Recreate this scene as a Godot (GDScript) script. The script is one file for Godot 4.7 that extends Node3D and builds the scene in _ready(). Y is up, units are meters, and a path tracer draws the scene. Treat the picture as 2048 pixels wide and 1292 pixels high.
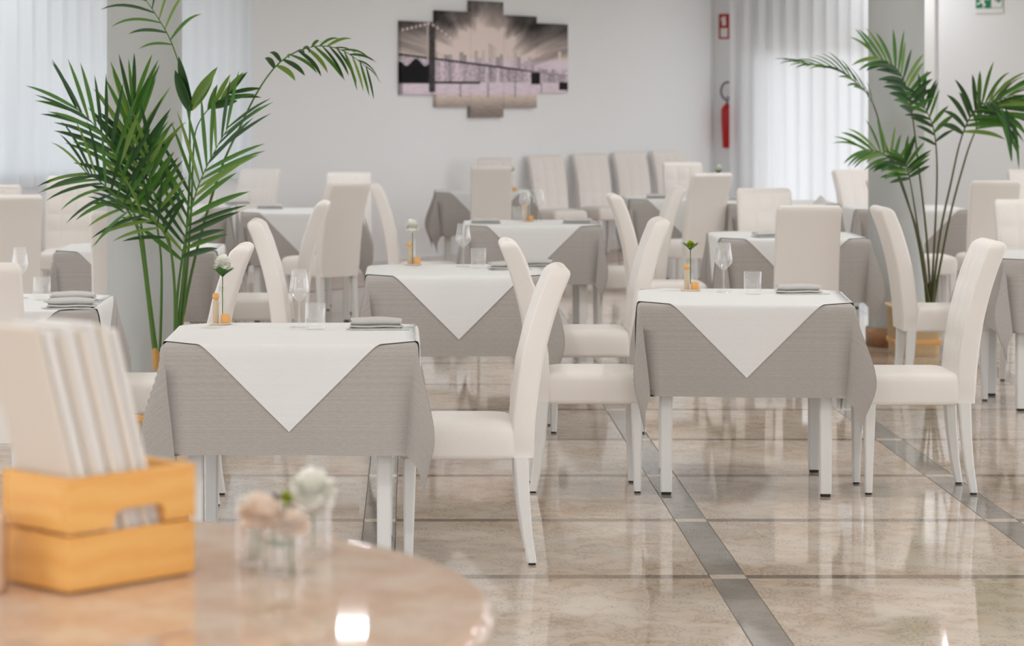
extends Node3D
# A bright hotel dining room: square tables under grey cloths, cream high-back chairs, two potted palms.

const EYE := 1.57
const TOP := 0.752          # height of a laid table top
const HALF := 0.41          # half the side of a table
const DROP := 0.372         # overhang of the grey cloth
const DIAMOND := 0.71       # half diagonal of the white overcloth
const WALL_AT := 23.95      # the long wall: depth = WALL_AT + WALL_RUN * x
const WALL_RUN := 1.43
const LEFT_PALM := [
	[[Vector3(-0.028,0.294,0.000), Vector3(-0.068,0.620,0.020), Vector3(-0.097,0.900,0.050), Vector3(-0.117,1.086,0.080), Vector3(-0.134,1.271,0.100), Vector3(-0.141,1.432,0.120), Vector3(-0.129,1.536,0.140)], 0.45, 15, 0.25, 46, 12, 0.10, 0.10, 1.00],
	[[Vector3(-0.040,0.296,0.020), Vector3(-0.073,0.623,0.060), Vector3(-0.104,0.904,0.120), Vector3(-0.139,1.078,0.180), Vector3(-0.194,1.262,0.220), Vector3(-0.273,1.406,0.250), Vector3(-0.385,1.515,0.260)], 0.46, 13, 0.25, 58, 18, 0.40, 0.50, 1.00],
	[[Vector3(-0.033,0.298,0.040), Vector3(-0.063,0.651,0.120), Vector3(-0.091,0.908,0.200), Vector3(-0.147,1.048,0.260), Vector3(-0.224,1.141,0.320), Vector3(-0.283,1.198,0.350), Vector3(-0.322,1.221,0.370)], 0.50, 9, 0.24, 62, 22, 0.85, 0.30, 0.75],
	[[Vector3(0.049,0.389,0.030), Vector3(0.060,0.622,0.050), Vector3(0.086,0.810,0.090), Vector3(0.112,0.950,0.120), Vector3(0.155,1.123,0.140), Vector3(0.220,1.272,0.150), Vector3(0.306,1.428,0.140)], 0.32, 16, 0.28, 58, 20, 0.30, -0.40, 1.00],
	[[Vector3(0.046,0.386,0.000), Vector3(0.083,0.711,0.000), Vector3(0.107,1.036,0.000), Vector3(0.116,1.315,0.000), Vector3(0.104,1.570,0.020), Vector3(0.038,1.801,0.040), Vector3(-0.037,1.940,0.050), Vector3(-0.133,2.078,0.060)], 0.70, 6, 0.20, 60, 25, 1.10, 0.40, 0.60],
	[[Vector3(0.054,0.384,-0.020), Vector3(0.114,0.710,-0.020), Vector3(0.185,0.990,0.000), Vector3(0.268,1.246,0.020), Vector3(0.354,1.431,0.030), Vector3(0.444,1.605,0.050), Vector3(0.549,1.732,0.070), Vector3(0.688,1.793,0.090), Vector3(0.819,1.779,0.100), Vector3(0.942,1.696,0.120)], 0.62, 13, 0.17, 75, 40, 1.30, 1.00, 0.90],
	[[Vector3(-0.031,0.290,-0.030), Vector3(-0.023,0.568,-0.050), Vector3(-0.024,0.800,-0.060), Vector3(-0.048,0.987,-0.060), Vector3(-0.083,1.151,-0.040), Vector3(-0.130,1.291,-0.020), Vector3(-0.174,1.384,0.000)], 0.48, 10, 0.20, 50, 16, 0.25, 0.00, 1.00],
	[[Vector3(0.062,0.388,0.020), Vector3(0.049,0.644,0.030), Vector3(0.028,0.877,0.050), Vector3(-0.020,1.040,0.080), Vector3(-0.058,1.179,0.120), Vector3(-0.066,1.249,0.130), Vector3(-0.046,1.341,0.150)], 0.40, 10, 0.22, 55, 20, 0.35, -0.20, 1.00],
	[[Vector3(0.051,0.391,0.050), Vector3(0.053,0.625,0.080), Vector3(0.045,0.812,0.120), Vector3(0.015,0.929,0.160), Vector3(-0.039,0.999,0.200), Vector3(-0.103,1.035,0.240), Vector3(-0.167,1.037,0.280)], 0.45, 6, 0.22, 60, 25, 0.80, 0.10, 0.80],
	[[Vector3(0.052,0.387,0.010), Vector3(0.085,0.713,0.020), Vector3(0.109,1.014,0.030), Vector3(0.119,1.246,0.040), Vector3(0.118,1.385,0.050), Vector3(0.121,1.478,0.060), Vector3(0.131,1.535,0.070)], 0.86, 3, 0.19, 30, 20, 0.05, -0.30, 2.10],
	[[Vector3(0.065,0.386,0.000), Vector3(0.097,0.711,0.000), Vector3(0.121,1.013,0.010), Vector3(0.131,1.246,0.020), Vector3(0.146,1.408,0.030), Vector3(0.212,1.512,0.040), Vector3(0.310,1.582,0.050)], 0.80, 4, 0.15, 28, 15, 0.35, 0.20, 1.20],
]
const RIGHT_PALM := [
	[[Vector3(0.093,0.304,0.000), Vector3(0.041,0.663,0.020), Vector3(-0.065,0.981,0.040), Vector3(-0.178,1.268,0.060), Vector3(-0.263,1.525,0.080), Vector3(-0.366,1.645,0.100), Vector3(-0.500,1.726,0.110), Vector3(-0.706,1.762,0.120)], 0.55, 13, 0.17, 40, 12, 0.90, 1.20, 0.90],
	[[Vector3(0.104,0.305,0.010), Vector3(0.069,0.754,0.030), Vector3(0.023,1.117,0.050), Vector3(-0.017,1.419,0.070), Vector3(-0.055,1.606,0.080), Vector3(-0.131,1.739,0.100), Vector3(-0.261,1.804,0.120)], 0.52, 15, 0.20, 62, 30, 0.75, 0.55, 1.10],
	[[Vector3(0.109,0.303,-0.020), Vector3(0.136,0.751,-0.030), Vector3(0.146,1.115,-0.020), Vector3(0.124,1.352,0.000), Vector3(0.065,1.494,0.020), Vector3(0.027,1.570,0.030)], 0.50, 9, 0.15, 58, 25, 0.60, 0.20, 0.90],
	[[Vector3(0.108,0.306,0.020), Vector3(0.150,0.725,0.050), Vector3(0.208,1.043,0.090), Vector3(0.256,1.284,0.120), Vector3(0.310,1.435,0.150), Vector3(0.379,1.516,0.180), Vector3(0.464,1.516,0.200), Vector3(0.564,1.436,0.220)], 0.46, 16, 0.30, 68, 36, 0.90, 0.40, 1.00],
	[[Vector3(0.118,0.304,0.000), Vector3(0.217,0.812,-0.010), Vector3(0.311,1.176,0.000), Vector3(0.362,1.334,0.020), Vector3(0.414,1.443,0.030), Vector3(0.484,1.525,0.040), Vector3(0.573,1.570,0.050)], 0.52, 13, 0.27, 60, 25, 1.00, 0.80, 0.95],
	[[Vector3(0.081,0.307,0.030), Vector3(0.021,0.665,0.060), Vector3(-0.047,0.908,0.100), Vector3(-0.106,1.074,0.130), Vector3(-0.164,1.174,0.150), Vector3(-0.240,1.231,0.170), Vector3(-0.331,1.241,0.180)], 0.52, 11, 0.19, 62, 25, 0.90, 0.60, 0.90],
	[[Vector3(0.083,0.307,0.040), Vector3(0.029,0.636,0.080), Vector3(-0.014,0.879,0.120), Vector3(-0.050,1.060,0.150), Vector3(-0.074,1.136,0.180), Vector3(-0.095,1.187,0.200)], 0.60, 8, 0.17, 80, 15, 0.50, 0.00, 0.90],
]

var M := {}
var used := {}
var rng := RandomNumberGenerator.new()


class MB:
	var p := PackedVector3Array()
	var uv := PackedVector2Array()
	var sg := PackedInt32Array()

	func tri(a: Vector3, b: Vector3, c: Vector3, g := -1, ua := Vector2.ZERO, ub := Vector2.ZERO, uc := Vector2.ZERO) -> void:
		p.append(a); p.append(b); p.append(c)
		uv.append(ua); uv.append(ub); uv.append(uc)
		sg.append(g)

	func quad(a: Vector3, b: Vector3, c: Vector3, d: Vector3, g := -1) -> void:
		tri(a, b, c, g); tri(a, c, d, g)

	func tri_out(a: Vector3, b: Vector3, c: Vector3, from: Vector3, g := -1) -> void:
		if (c - a).cross(b - a).dot((a + b + c) / 3.0 - from) < 0.0:
			tri(a, c, b, g)
		else:
			tri(a, b, c, g)

	func flip_from(first: int) -> void:      # turns outward what was added since triangle «first»
		var vol := 0.0
		var o: Vector3 = p[first * 3]
		for i in range(first * 3, p.size(), 3):
			vol += (p[i] - o).dot((p[i + 1] - o).cross(p[i + 2] - o))
		if vol > 0.0:
			for i in range(first * 3, p.size(), 3):
				var t := p[i + 1]; p[i + 1] = p[i + 2]; p[i + 2] = t
				var u := uv[i + 1]; uv[i + 1] = uv[i + 2]; uv[i + 2] = u

	# rows of points; wrap joins the last point of a row to the first; caps closes the first and last row
	func grid(rows: Array, wrap := false, caps := false, g := 0, uvs: Array = []) -> void:
		var first := sg.size()
		for r in rows.size() - 1:
			var a: PackedVector3Array = rows[r]
			var b: PackedVector3Array = rows[r + 1]
			var n := a.size()
			for c in (n if wrap else n - 1):
				var k := (c + 1) % n
				if uvs.is_empty():
					tri(a[c], a[k], b[k], g); tri(a[c], b[k], b[c], g)
				else:
					var s: PackedVector2Array = uvs[r]
					var t: PackedVector2Array = uvs[r + 1]
					tri(a[c], a[k], b[k], g, s[c], s[k], t[k]); tri(a[c], b[k], b[c], g, s[c], t[k], t[c])
		if caps:
			for e in [0, rows.size() - 1]:
				var ring: PackedVector3Array = rows[e]
				var mid := Vector3.ZERO
				for q in ring: mid += q / ring.size()
				for c in ring.size():
					if e == 0: tri(mid, ring[(c + 1) % ring.size()], ring[c], g + 1 + e)
					else: tri(mid, ring[c], ring[(c + 1) % ring.size()], g + 1 + e)
			flip_from(first)

	# [radius, height] profile turned round the y axis, closed when it starts and ends on the axis or closed is set
	func lathe(profile: Array, n := 24, at := Vector3.ZERO, g := 0, closed := false) -> void:
		var first := sg.size()
		var rows := []
		for q in profile:
			var row := PackedVector3Array()
			for i in n:
				var a := TAU * i / n
				row.append(at + Vector3(q[0] * cos(a), q[1], q[0] * sin(a)))
			rows.append(row)
		if closed: rows.append(rows[0])
		for r in rows.size() - 1:
			for i in n:
				var k := (i + 1) % n
				if rows[r][0].distance_to(rows[r][n / 2]) > 1e-6: tri(rows[r][i], rows[r][k], rows[r + 1][k], g)
				if rows[r + 1][0].distance_to(rows[r + 1][n / 2]) > 1e-6: tri(rows[r][i], rows[r + 1][k], rows[r + 1][i], g)
		flip_from(first)

	# a box with chamfered edges
	func box(at: Vector3, size: Vector3, c := 0.003, basis := Basis()) -> void:
		var h := size / 2.0
		var q := {}
		for sx in [-1, 1]:
			for sy in [-1, 1]:
				for sz in [-1, 1]:
					for ax in 3:
						var v := Vector3(sx * (h.x - c), sy * (h.y - c), sz * (h.z - c))
						v[ax] = [sx * h.x, sy * h.y, sz * h.z][ax]
						q[[ax, sx, sy, sz]] = at + basis * v
		var face := func(k: Array):
			for i in range(1, k.size() - 1): tri_out(q[k[0]], q[k[i]], q[k[i + 1]], at)
		for s in [-1, 1]:
			face.call([[0, s, -1, -1], [0, s, 1, -1], [0, s, 1, 1], [0, s, -1, 1]])
			face.call([[1, -1, s, -1], [1, 1, s, -1], [1, 1, s, 1], [1, -1, s, 1]])
			face.call([[2, -1, -1, s], [2, 1, -1, s], [2, 1, 1, s], [2, -1, 1, s]])
			for t in [-1, 1]:
				face.call([[0, s, t, -1], [0, s, t, 1], [1, s, t, 1], [1, s, t, -1]])
				face.call([[0, s, -1, t], [0, s, 1, t], [2, s, 1, t], [2, s, -1, t]])
				face.call([[1, -1, s, t], [1, 1, s, t], [2, 1, s, t], [2, -1, s, t]])
				for w in [-1, 1]:
					face.call([[0, s, t, w], [1, s, t, w], [2, s, t, w]])

	# a round bar along points, radius per point
	func tube(points: Array, radii: Array, n := 10, g := 0) -> void:
		var rows := []
		var side := Vector3.ZERO
		for i in points.size():
			var a: Vector3 = points[maxi(i - 1, 0)]
			var b: Vector3 = points[mini(i + 1, points.size() - 1)]
			var t := (b - a).normalized()
			if side == Vector3.ZERO:
				side = t.cross(Vector3(0.31, 0.2, 0.93)).normalized()
			side = (side - t * side.dot(t)).normalized()
			var up := t.cross(side)
			var row := PackedVector3Array()
			for k in n:
				var f := TAU * k / n
				row.append(points[i] + (side * cos(f) + up * sin(f)) * radii[i])
			rows.append(row)
		grid(rows, true, true, g)

	func mesh() -> ArrayMesh:
		var st := SurfaceTool.new()
		st.begin(Mesh.PRIMITIVE_TRIANGLES)
		for t in sg.size():
			st.set_smooth_group(sg[t])
			for k in 3:
				st.set_uv(uv[t * 3 + k])
				st.add_vertex(p[t * 3 + k])
		st.generate_normals()
		st.index()
		return st.commit()


# ---------------------------------------------------------------- naming
func numbered(called: String) -> String:
	var n: int = used.get(called, 0)
	used[called] = n + 1
	return called if n == 0 else "%s_%03d" % [called, n]


func put(called: String, m: Mesh, mat: Material, parent: Node = null, at := Vector3.ZERO, turn := 0.0) -> MeshInstance3D:
	var o := MeshInstance3D.new()
	o.mesh = m
	o.material_override = mat
	o.position = at
	o.rotation.y = turn
	if parent:
		o.name = called
		var k := 1
		while parent.has_node(NodePath(o.name)):
			o.name = "%s_%03d" % [called, k]
			k += 1
		parent.add_child(o, true)
	else:
		o.name = numbered(called)
		add_child(o, true)
	return o


func tag(o: Node, label: String, category: String, group := "") -> Node:
	o.set_meta("label", label)
	o.set_meta("category", category)
	if group: o.set_meta("group", group)
	return o


func thing(called: String, label: String, category: String, at: Vector3, turn := 0.0, group := "") -> Node3D:
	var o := Node3D.new()
	o.name = numbered(called)
	add_child(o, true)
	o.position = at
	o.rotation.y = turn
	tag(o, label, category, group)
	return o


func structure(o: Node) -> Node:
	o.set_meta("kind", "structure")
	return o


func again(root: Node3D, called: String, label: String, category: String, at: Vector3, turn := 0.0, group := "") -> Node3D:
	var o: Node3D = root.duplicate()
	o.name = numbered(called)
	add_child(o, true)
	o.position = at
	o.rotation.y = turn
	tag(o, label, category, group)
	return o


# ---------------------------------------------------------------- materials
func plain(c: Color, rough := 0.6, spec := 0.5) -> StandardMaterial3D:
	var m := StandardMaterial3D.new()
	m.albedo_color = c
	m.roughness = rough
	m.metallic_specular = spec
	return m


func noise(freq: float, seed_: int, octaves := 4, warp := 0.0) -> FastNoiseLite:
	var f := FastNoiseLite.new()
	f.noise_type = FastNoiseLite.TYPE_SIMPLEX_SMOOTH
	f.seed = seed_
	f.frequency = freq
	f.fractal_octaves = octaves
	if warp > 0.0:
		f.domain_warp_enabled = true
		f.domain_warp_amplitude = warp
		f.domain_warp_frequency = freq * 0.8
		f.domain_warp_fractal_octaves = 3
	return f


func bytes(f: FastNoiseLite, size: int) -> PackedByteArray:
	var im := f.get_seamless_image(size, size)
	im.convert(Image.FORMAT_L8)
	return im.get_data()


func picture(w: int, h: int, data: PackedByteArray) -> ImageTexture:
	return ImageTexture.create_from_image(Image.create_from_data(w, h, false, Image.FORMAT_RGB8, data))


func marble_texture(base: Color, warm: Color, vein: Color, seed_: int) -> ImageTexture:
	var n := 512
	var cloud := bytes(noise(0.006, seed_, 4, 40.0), n)
	var flow := bytes(noise(0.018, seed_ + 1, 5, 60.0), n)
	var grain := bytes(noise(0.16, seed_ + 2, 3), n)
	var d := PackedByteArray()
	d.resize(n * n * 3)
	for i in n * n:
		var c := cloud[i] / 255.0
		var f := flow[i] / 255.0
		var g := grain[i] / 255.0
		var v := clampf(1.0 - absf(f - 0.5) * 16.0, 0.0, 1.0) * clampf(c * 1.8 - 0.35, 0.0, 1.0)
		var s := smoothstep(0.55, 0.72, g) * 0.62 * smoothstep(0.40, 0.68, f)
		var col := base.lerp(warm, clampf((c - 0.25) * 1.7, 0.0, 1.0)).lerp(vein, clampf(v * 0.55 + s, 0.0, 0.8))
		col = col.lightened((g - 0.5) * 0.06) if g > 0.5 else col.darkened((0.5 - g) * 0.10)
		d[i * 3] = int(col.r * 255.0); d[i * 3 + 1] = int(col.g * 255.0); d[i * 3 + 2] = int(col.b * 255.0)
	return picture(n, n, d)


func linen_texture(c: Color, much: float, seed_: int) -> ImageTexture:
	var n := 256
	var r := RandomNumberGenerator.new()
	r.seed = seed_
	var across := bytes(noise(0.05, seed_, 3), n)
	var fine := bytes(noise(0.3, seed_ + 5, 2), n)
	var wefts := PackedFloat32Array()
	var warps := PackedFloat32Array()
	for i in n:
		wefts.append(r.randf()); warps.append(r.randf())
	var d := PackedByteArray()
	d.resize(n * n * 3)
	for y in n:
		for x in n:
			var k := (wefts[y] * 0.38 + warps[x] * 0.05 + fine[y * n + x] / 255.0 * 0.25 + across[((y * 10) % n) * n + x] / 255.0 * 0.55 - 0.6) * much
			var i := (y * n + x) * 3
			d[i] = clampi(int((c.r + k) * 255.0), 0, 255); d[i + 1] = clampi(int((c.g + k) * 255.0), 0, 255); d[i + 2] = clampi(int((c.b + k) * 255.0), 0, 255)
	return picture(n, n, d)


func wood_texture(light: Color, dark: Color, seed_: int) -> ImageTexture:
	var n := 256
	var a := bytes(noise(0.012, seed_, 3, 20.0), n)
	var b := bytes(noise(0.2, seed_ + 3, 2), n)
	var d := PackedByteArray()
	d.resize(n * n * 3)
	for y in n:
		for x in n:
			var ring := 0.5 + 0.5 * sin(TAU * (y / 256.0 * 7.0) + a[y * n + (x / 4) % n] / 255.0 * 4.0)
			var k := clampf(ring * 0.55 + b[y * n + (x / 6) % n] / 255.0 * 0.4 - 0.12, 0.0, 1.0)
			var col := light.lerp(dark, k)
			var i := (y * n + x) * 3
			d[i] = int(col.r * 255.0); d[i + 1] = int(col.g * 255.0); d[i + 2] = int(col.b * 255.0)
	return picture(n, n, d)


func triplanar(m: StandardMaterial3D, t: Texture2D, scale: float, offset := Vector3.ZERO) -> StandardMaterial3D:
	m.albedo_color = Color.WHITE
	m.albedo_texture = t
	m.uv1_triplanar = true
	m.uv1_scale = Vector3.ONE * scale
	m.uv1_offset = offset
	return m


func make_materials() -> void:
	M.wall = plain(Color(0.958, 0.962, 0.965), 0.85, 0.3)
	M.ceiling = plain(Color(0.95, 0.95, 0.945), 0.9, 0.3)
	M.column = plain(Color(0.735, 0.745, 0.735), 0.75, 0.3)
	M.grout = plain(Color(0.60, 0.55, 0.49), 0.7)
	var stone := marble_texture(Color(0.855, 0.80, 0.74), Color(0.825, 0.74, 0.655), Color(0.50, 0.45, 0.40), 11)
	M.cross_strip = triplanar(plain(Color.WHITE, 0.055), marble_texture(Color(0.64, 0.585, 0.53), Color(0.56, 0.51, 0.46), Color(0.42, 0.38, 0.34), 41), 1.1)
	M.tiles = []
	for k in 6:
		var t := triplanar(plain(Color.WHITE, 0.055, 0.5), stone, 0.8, Vector3(0.37 * k, 0.11 * k, 0.53 * k))
		var s := 1.0 - 0.035 * (k % 3)
		t.albedo_color = Color(s, s, s)
		M.tiles.append(t)
	var slate := marble_texture(Color(0.63, 0.61, 0.58), Color(0.57, 0.55, 0.515), Color(0.46, 0.44, 0.41), 31)
	M.strip = triplanar(plain(Color.WHITE, 0.055), slate, 1.1)
	M.inset = triplanar(plain(Color.WHITE, 0.055), marble_texture(Color(0.90, 0.86, 0.80), Color(0.85, 0.79, 0.72), Color(0.72, 0.66, 0.6), 51), 1.0)
	M.border = triplanar(plain(Color.WHITE, 0.12), marble_texture(Color(0.70, 0.52, 0.36), Color(0.62, 0.44, 0.29), Color(0.45, 0.31, 0.2), 71), 0.8)
	M.counter = triplanar(plain(Color.WHITE, 0.025), marble_texture(Color(0.86, 0.775, 0.70), Color(0.83, 0.70, 0.60), Color(0.70, 0.57, 0.48), 91), 1.7)
	M.linen = plain(Color.WHITE, 0.85, 0.25)
	M.linen.albedo_texture = linen_texture(Color(0.70, 0.678, 0.655), 0.10, 5)
	M.linen.uv1_scale = Vector3(2.6, 2.6, 1)
	M.linen.rim_enabled = true
	M.linen.rim = 0.2
	M.white_cloth = plain(Color.WHITE, 0.85, 0.25)
	M.white_cloth.albedo_texture = linen_texture(Color(0.92, 0.918, 0.91), 0.035, 9)
	M.white_cloth.uv1_scale = Vector3(3, 3, 1)
	M.napkin = triplanar(plain(Color.WHITE, 0.9, 0.2), linen_texture(Color(0.80, 0.79, 0.775), 0.08, 15), 5.0)
	M.hide = plain(Color(0.95, 0.925, 0.90), 0.48, 0.45)
	var pores := bytes(noise(0.22, 3, 3), 256)
	M.hide.heightmap_enabled = true
	M.hide.heightmap_texture = ImageTexture.create_from_image(Image.create_from_data(256, 256, false, Image.FORMAT_L8, pores))
	M.hide.heightmap_scale = 0.04
	M.hide.uv1_triplanar = true
	M.hide.uv1_scale = Vector3.ONE * 4.0
	M.paint = plain(Color(0.915, 0.91, 0.895), 0.35, 0.5)
	M.glide = plain(Color(0.14, 0.13, 0.12), 0.6)
	M.steel = plain(Color(0.78, 0.78, 0.77), 0.22)
	M.steel.metallic = 1.0
	M.glass = plain(Color(1, 1, 1, 0.06), 0.0)
	M.glass.transparency = BaseMaterial3D.TRANSPARENCY_ALPHA
	M.water = plain(Color(0.97, 1, 0.99, 0.04), 0.0, 0.35)
	M.water.transparency = BaseMaterial3D.TRANSPARENCY_ALPHA
	M.pane = plain(Color(1, 1, 1, 0.06), 0.0)
	M.pane.transparency = BaseMaterial3D.TRANSPARENCY_ALPHA
	M.curtain = plain(Color(0.95, 0.965, 0.975), 0.9, 0.1)
	M.curtain.backlight_enabled = true
	M.curtain.backlight = Color(0.96, 0.98, 1.0)
	M.sheer = plain(Color(0.965, 0.972, 0.985), 0.9, 0.1)
	M.sheer.backlight_enabled = true
	M.sheer.backlight = Color(1.0, 1.0, 1.0)
	M.crate = triplanar(plain(Color.WHITE, 0.5), wood_texture(Color(0.97, 0.755, 0.44), Color(0.935, 0.67, 0.345), 21), 4.0)
	M.peg = plain(Color(0.92, 0.68, 0.40), 0.55)
	M.pale_wood = triplanar(plain(Color.WHITE, 0.5), wood_texture(Color(0.90, 0.80, 0.64), Color(0.84, 0.72, 0.54), 23), 2.2)
	M.paper = plain(Color(0.925, 0.915, 0.90), 0.7, 0.3)
	M.paper_warm = plain(Color(0.90, 0.865, 0.82), 0.7, 0.3)
	M.leaf = plain(Color(0.19, 0.39, 0.11), 0.42, 0.5)
	M.leaf.backlight_enabled = true
	M.leaf.backlight = Color(0.30, 0.42, 0.10)
	M.leaf_dark = plain(Color(0.10, 0.25, 0.085), 0.40, 0.5)
	M.leaf_dark.backlight_enabled = true
	M.leaf_dark.backlight = Color(0.16, 0.28, 0.08)
	M.leaf_pale = plain(Color(0.38, 0.50, 0.22), 0.45, 0.5)
	M.leaf_pale.backlight_enabled = true
	M.leaf_pale.backlight = Color(0.40, 0.5, 0.15)
	M.stem = plain(Color(0.30, 0.45, 0.16), 0.45)
	M.stem_dark = plain(Color(0.30, 0.30, 0.13), 0.5)
	M.sheath = plain(Color(0.80, 0.62, 0.36), 0.6)
	M.soil = plain(Color(0.22, 0.16, 0.11), 0.95)
	M.petal = plain(Color(0.985, 0.98, 0.955), 0.7, 0.2)
	M.petal.backlight_enabled = true
	M.petal.backlight = Color(0.7, 0.7, 0.66)
	M.blush = plain(Color(0.99, 0.955, 0.915), 0.7, 0.2)
	M.blush.backlight_enabled = true
	M.blush.backlight = Color(0.9, 0.84, 0.78)
	M.lime = plain(Color(0.70, 0.76, 0.15), 0.6, 0.3)
	M.bud = plain(Color(0.86, 0.85, 0.35), 0.6, 0.3)
	M.plum = plain(Color(0.24, 0.17, 0.22), 0.6, 0.3)
	M.spice = plain(Color(0.80, 0.72, 0.60), 0.5)
	M.red = plain(Color(0.72, 0.04, 0.03), 0.3)
	M.black = plain(Color(0.10, 0.10, 0.105), 0.5)
	M.green = plain(Color(0.05, 0.50, 0.34), 0.5)
	M.sign_white = plain(Color(0.93, 0.93, 0.92), 0.5)
	M.sign_red = plain(Color(0.72, 0.16, 0.12), 0.5)
	M.lamp = plain(Color(1, 1, 1), 0.5)
	M.lamp.emission_enabled = true
	M.lamp.emission = Color(1.0, 0.97, 0.92)
	M.lamp.emission_energy_multiplier = 5.0


# ---------------------------------------------------------------- furniture meshes
var chair_parts := []


func back_line(y: float) -> float:            # the S-curve of a chair back, seen from the side
	var k := [[0.355, -0.182], [0.46, -0.186], [0.56, -0.196], [0.68, -0.214], [0.78, -0.238], [0.88, -0.269], [0.95, -0.297], [1.0, -0.318]]
	for i in k.size() - 1:
		if y <= k[i + 1][0]:
			var t: float = (y - k[i][0]) / (k[i + 1][0] - k[i][0])
			var m0: float = (k[i + 1][1] - k[maxi(i - 1, 0)][1]) / (k[i + 1][0] - k[maxi(i - 1, 0)][0])
			var m1: float = (k[mini(i + 2, k.size() - 1)][1] - k[i][1]) / (k[mini(i + 2, k.size() - 1)][0] - k[i][0])
			var h: float = k[i + 1][0] - k[i][0]
			return (2 * t * t * t - 3 * t * t + 1) * k[i][1] + (t * t * t - 2 * t * t + t) * h * m0 + (-2 * t * t * t + 3 * t * t) * k[i + 1][1] + (t * t * t - t * t) * h * m1
	return -0.318


func back_mesh() -> ArrayMesh:
	var b := MB.new()
	var rows := []
	var w := 0.168
	var ys := []
	for i in 45: ys.append(lerpf(0.358, 0.962, i / 44.0))
	for e in [0.972, 0.981, 0.988, 0.993]: ys.append(e)
	for y in ys:
		var th := 0.0385
		var ww: float = w - 0.012 * smoothstep(0.45, 0.36, y)
		if y > 0.962:
			var f: float = (y - 0.962) / 0.032
			th *= sqrt(maxf(1.0 - f * f, 0.02))
			ww -= 0.016 * f * f
		var z: float = back_line(y)
		var row := PackedVector3Array()
		for i in 25:                              # front, quilted in three columns and four rows
			var t := i / 24.0
			var x: float = lerpf(-(ww - 0.014), ww - 0.014, t)
			var q := 0.0
			if y > 0.49 and y < 0.962:
				q = pow(absf(sin(PI * 3.0 * t)) * absf(sin(PI * 4.0 * (y - 0.49) / 0.472)), 0.42) * 0.0085 - 0.0045
			row.append(Vector3(x, y, z + th + q))
		for i in range(1, 6):
			var a := PI / 2 * i / 6.0
			row.append(Vector3(ww - 0.014 + 0.014 * sin(a), y, z + th - 0.014 * minf(th / 0.0385, 1.0) * (1.0 - cos(a))))
		for i in range(0, 6):
			var a := PI / 2 * i / 6.0
			row.append(Vector3(ww - 0.014 + 0.014 * cos(a), y, z - th + 0.014 * minf(th / 0.0385, 1.0) * (1.0 - sin(a))))
		for i in range(0, 9): row.append(Vector3(lerpf(ww - 0.014, -(ww - 0.014), i / 8.0), y, z - th))
		for i in range(1, 6):
			var a := PI / 2 * i / 6.0
			row.append(Vector3(-(ww - 0.014 + 0.014 * sin(a)), y, z - th + 0.014 * minf(th / 0.0385, 1.0) * (1.0 - cos(a))))
		for i in range(0, 6):
			var a := PI / 2 * i / 6.0
			row.append(Vector3(-(ww - 0.014 + 0.014 * cos(a)), y, z + th - 0.014 * minf(th / 0.0385, 1.0) * (1.0 - sin(a))))
		rows.append(row)
	b.grid(rows, true, true)
	return b.mesh()


func seat_mesh() -> ArrayMesh:
	var b := MB.new()
	var rows := []
	var zc := 0.032
	for k in [[0.352, 0.012, 0.0], [0.356, 0.002, 0.0], [0.37, 0.0, 0.0], [0.41, -0.003, 0.0], [0.445, -0.003, 0.0], [0.460, 0.002, 0.0], [0.471, 0.011, 0.0], [0.478, 0.026, 0.0], [0.4835, 0.055, 1.0], [0.4865, 0.095, 1.0], [0.488, 0.14, 1.0]]:
		var row := PackedVector3Array()
		for i in 40:
			var a := TAU * i / 40.0
			var e := 0.16
			var hx: float = 0.166 - k[1]
			var hz: float = 0.196 - k[1]
			var x := signf(cos(a)) * pow(absf(cos(a)), e) * hx
			var z := signf(sin(a)) * pow(absf(sin(a)), e) * hz
			row.append(Vector3(x, k[0], zc + z))
		rows.append(row)
	b.grid(rows, true, true)
	return b.mesh()


func bar_mesh(path: Array) -> ArrayMesh:       # [centre, half width, half depth] stations, chamfered square section
	var b := MB.new()
	var rows := []
	for s in path:
		var row := PackedVector3Array()
		var c := 0.006
		var hx: float = s[1]
		var hz: float = s[2]
		for q in [[hx - c, hz], [hx, hz - c], [hx, -hz + c], [hx - c, -hz], [-hx + c, -hz], [-hx, -hz + c], [-hx, hz - c], [-hx + c, hz]]:
			row.append(s[0] + Vector3(q[0], 0, q[1]))
		rows.append(row)
	var first := 0
	for r in rows.size() - 1:
		for i in 8:
			var k := (i + 1) % 8
			b.tri(rows[r][i], rows[r][k], rows[r + 1][k], 10 + i); b.tri(rows[r][i], rows[r + 1][k], rows[r + 1][i], 10 + i)
	for e in [0, rows.size() - 1]:
		for i in range(1, 7):
			if e == 0: b.tri(rows[e][0], rows[e][i + 1], rows[e][i])
			else: b.tri(rows[e][0], rows[e][i], rows[e][i + 1])
	b.flip_from(first)
	return b.mesh()


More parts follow.
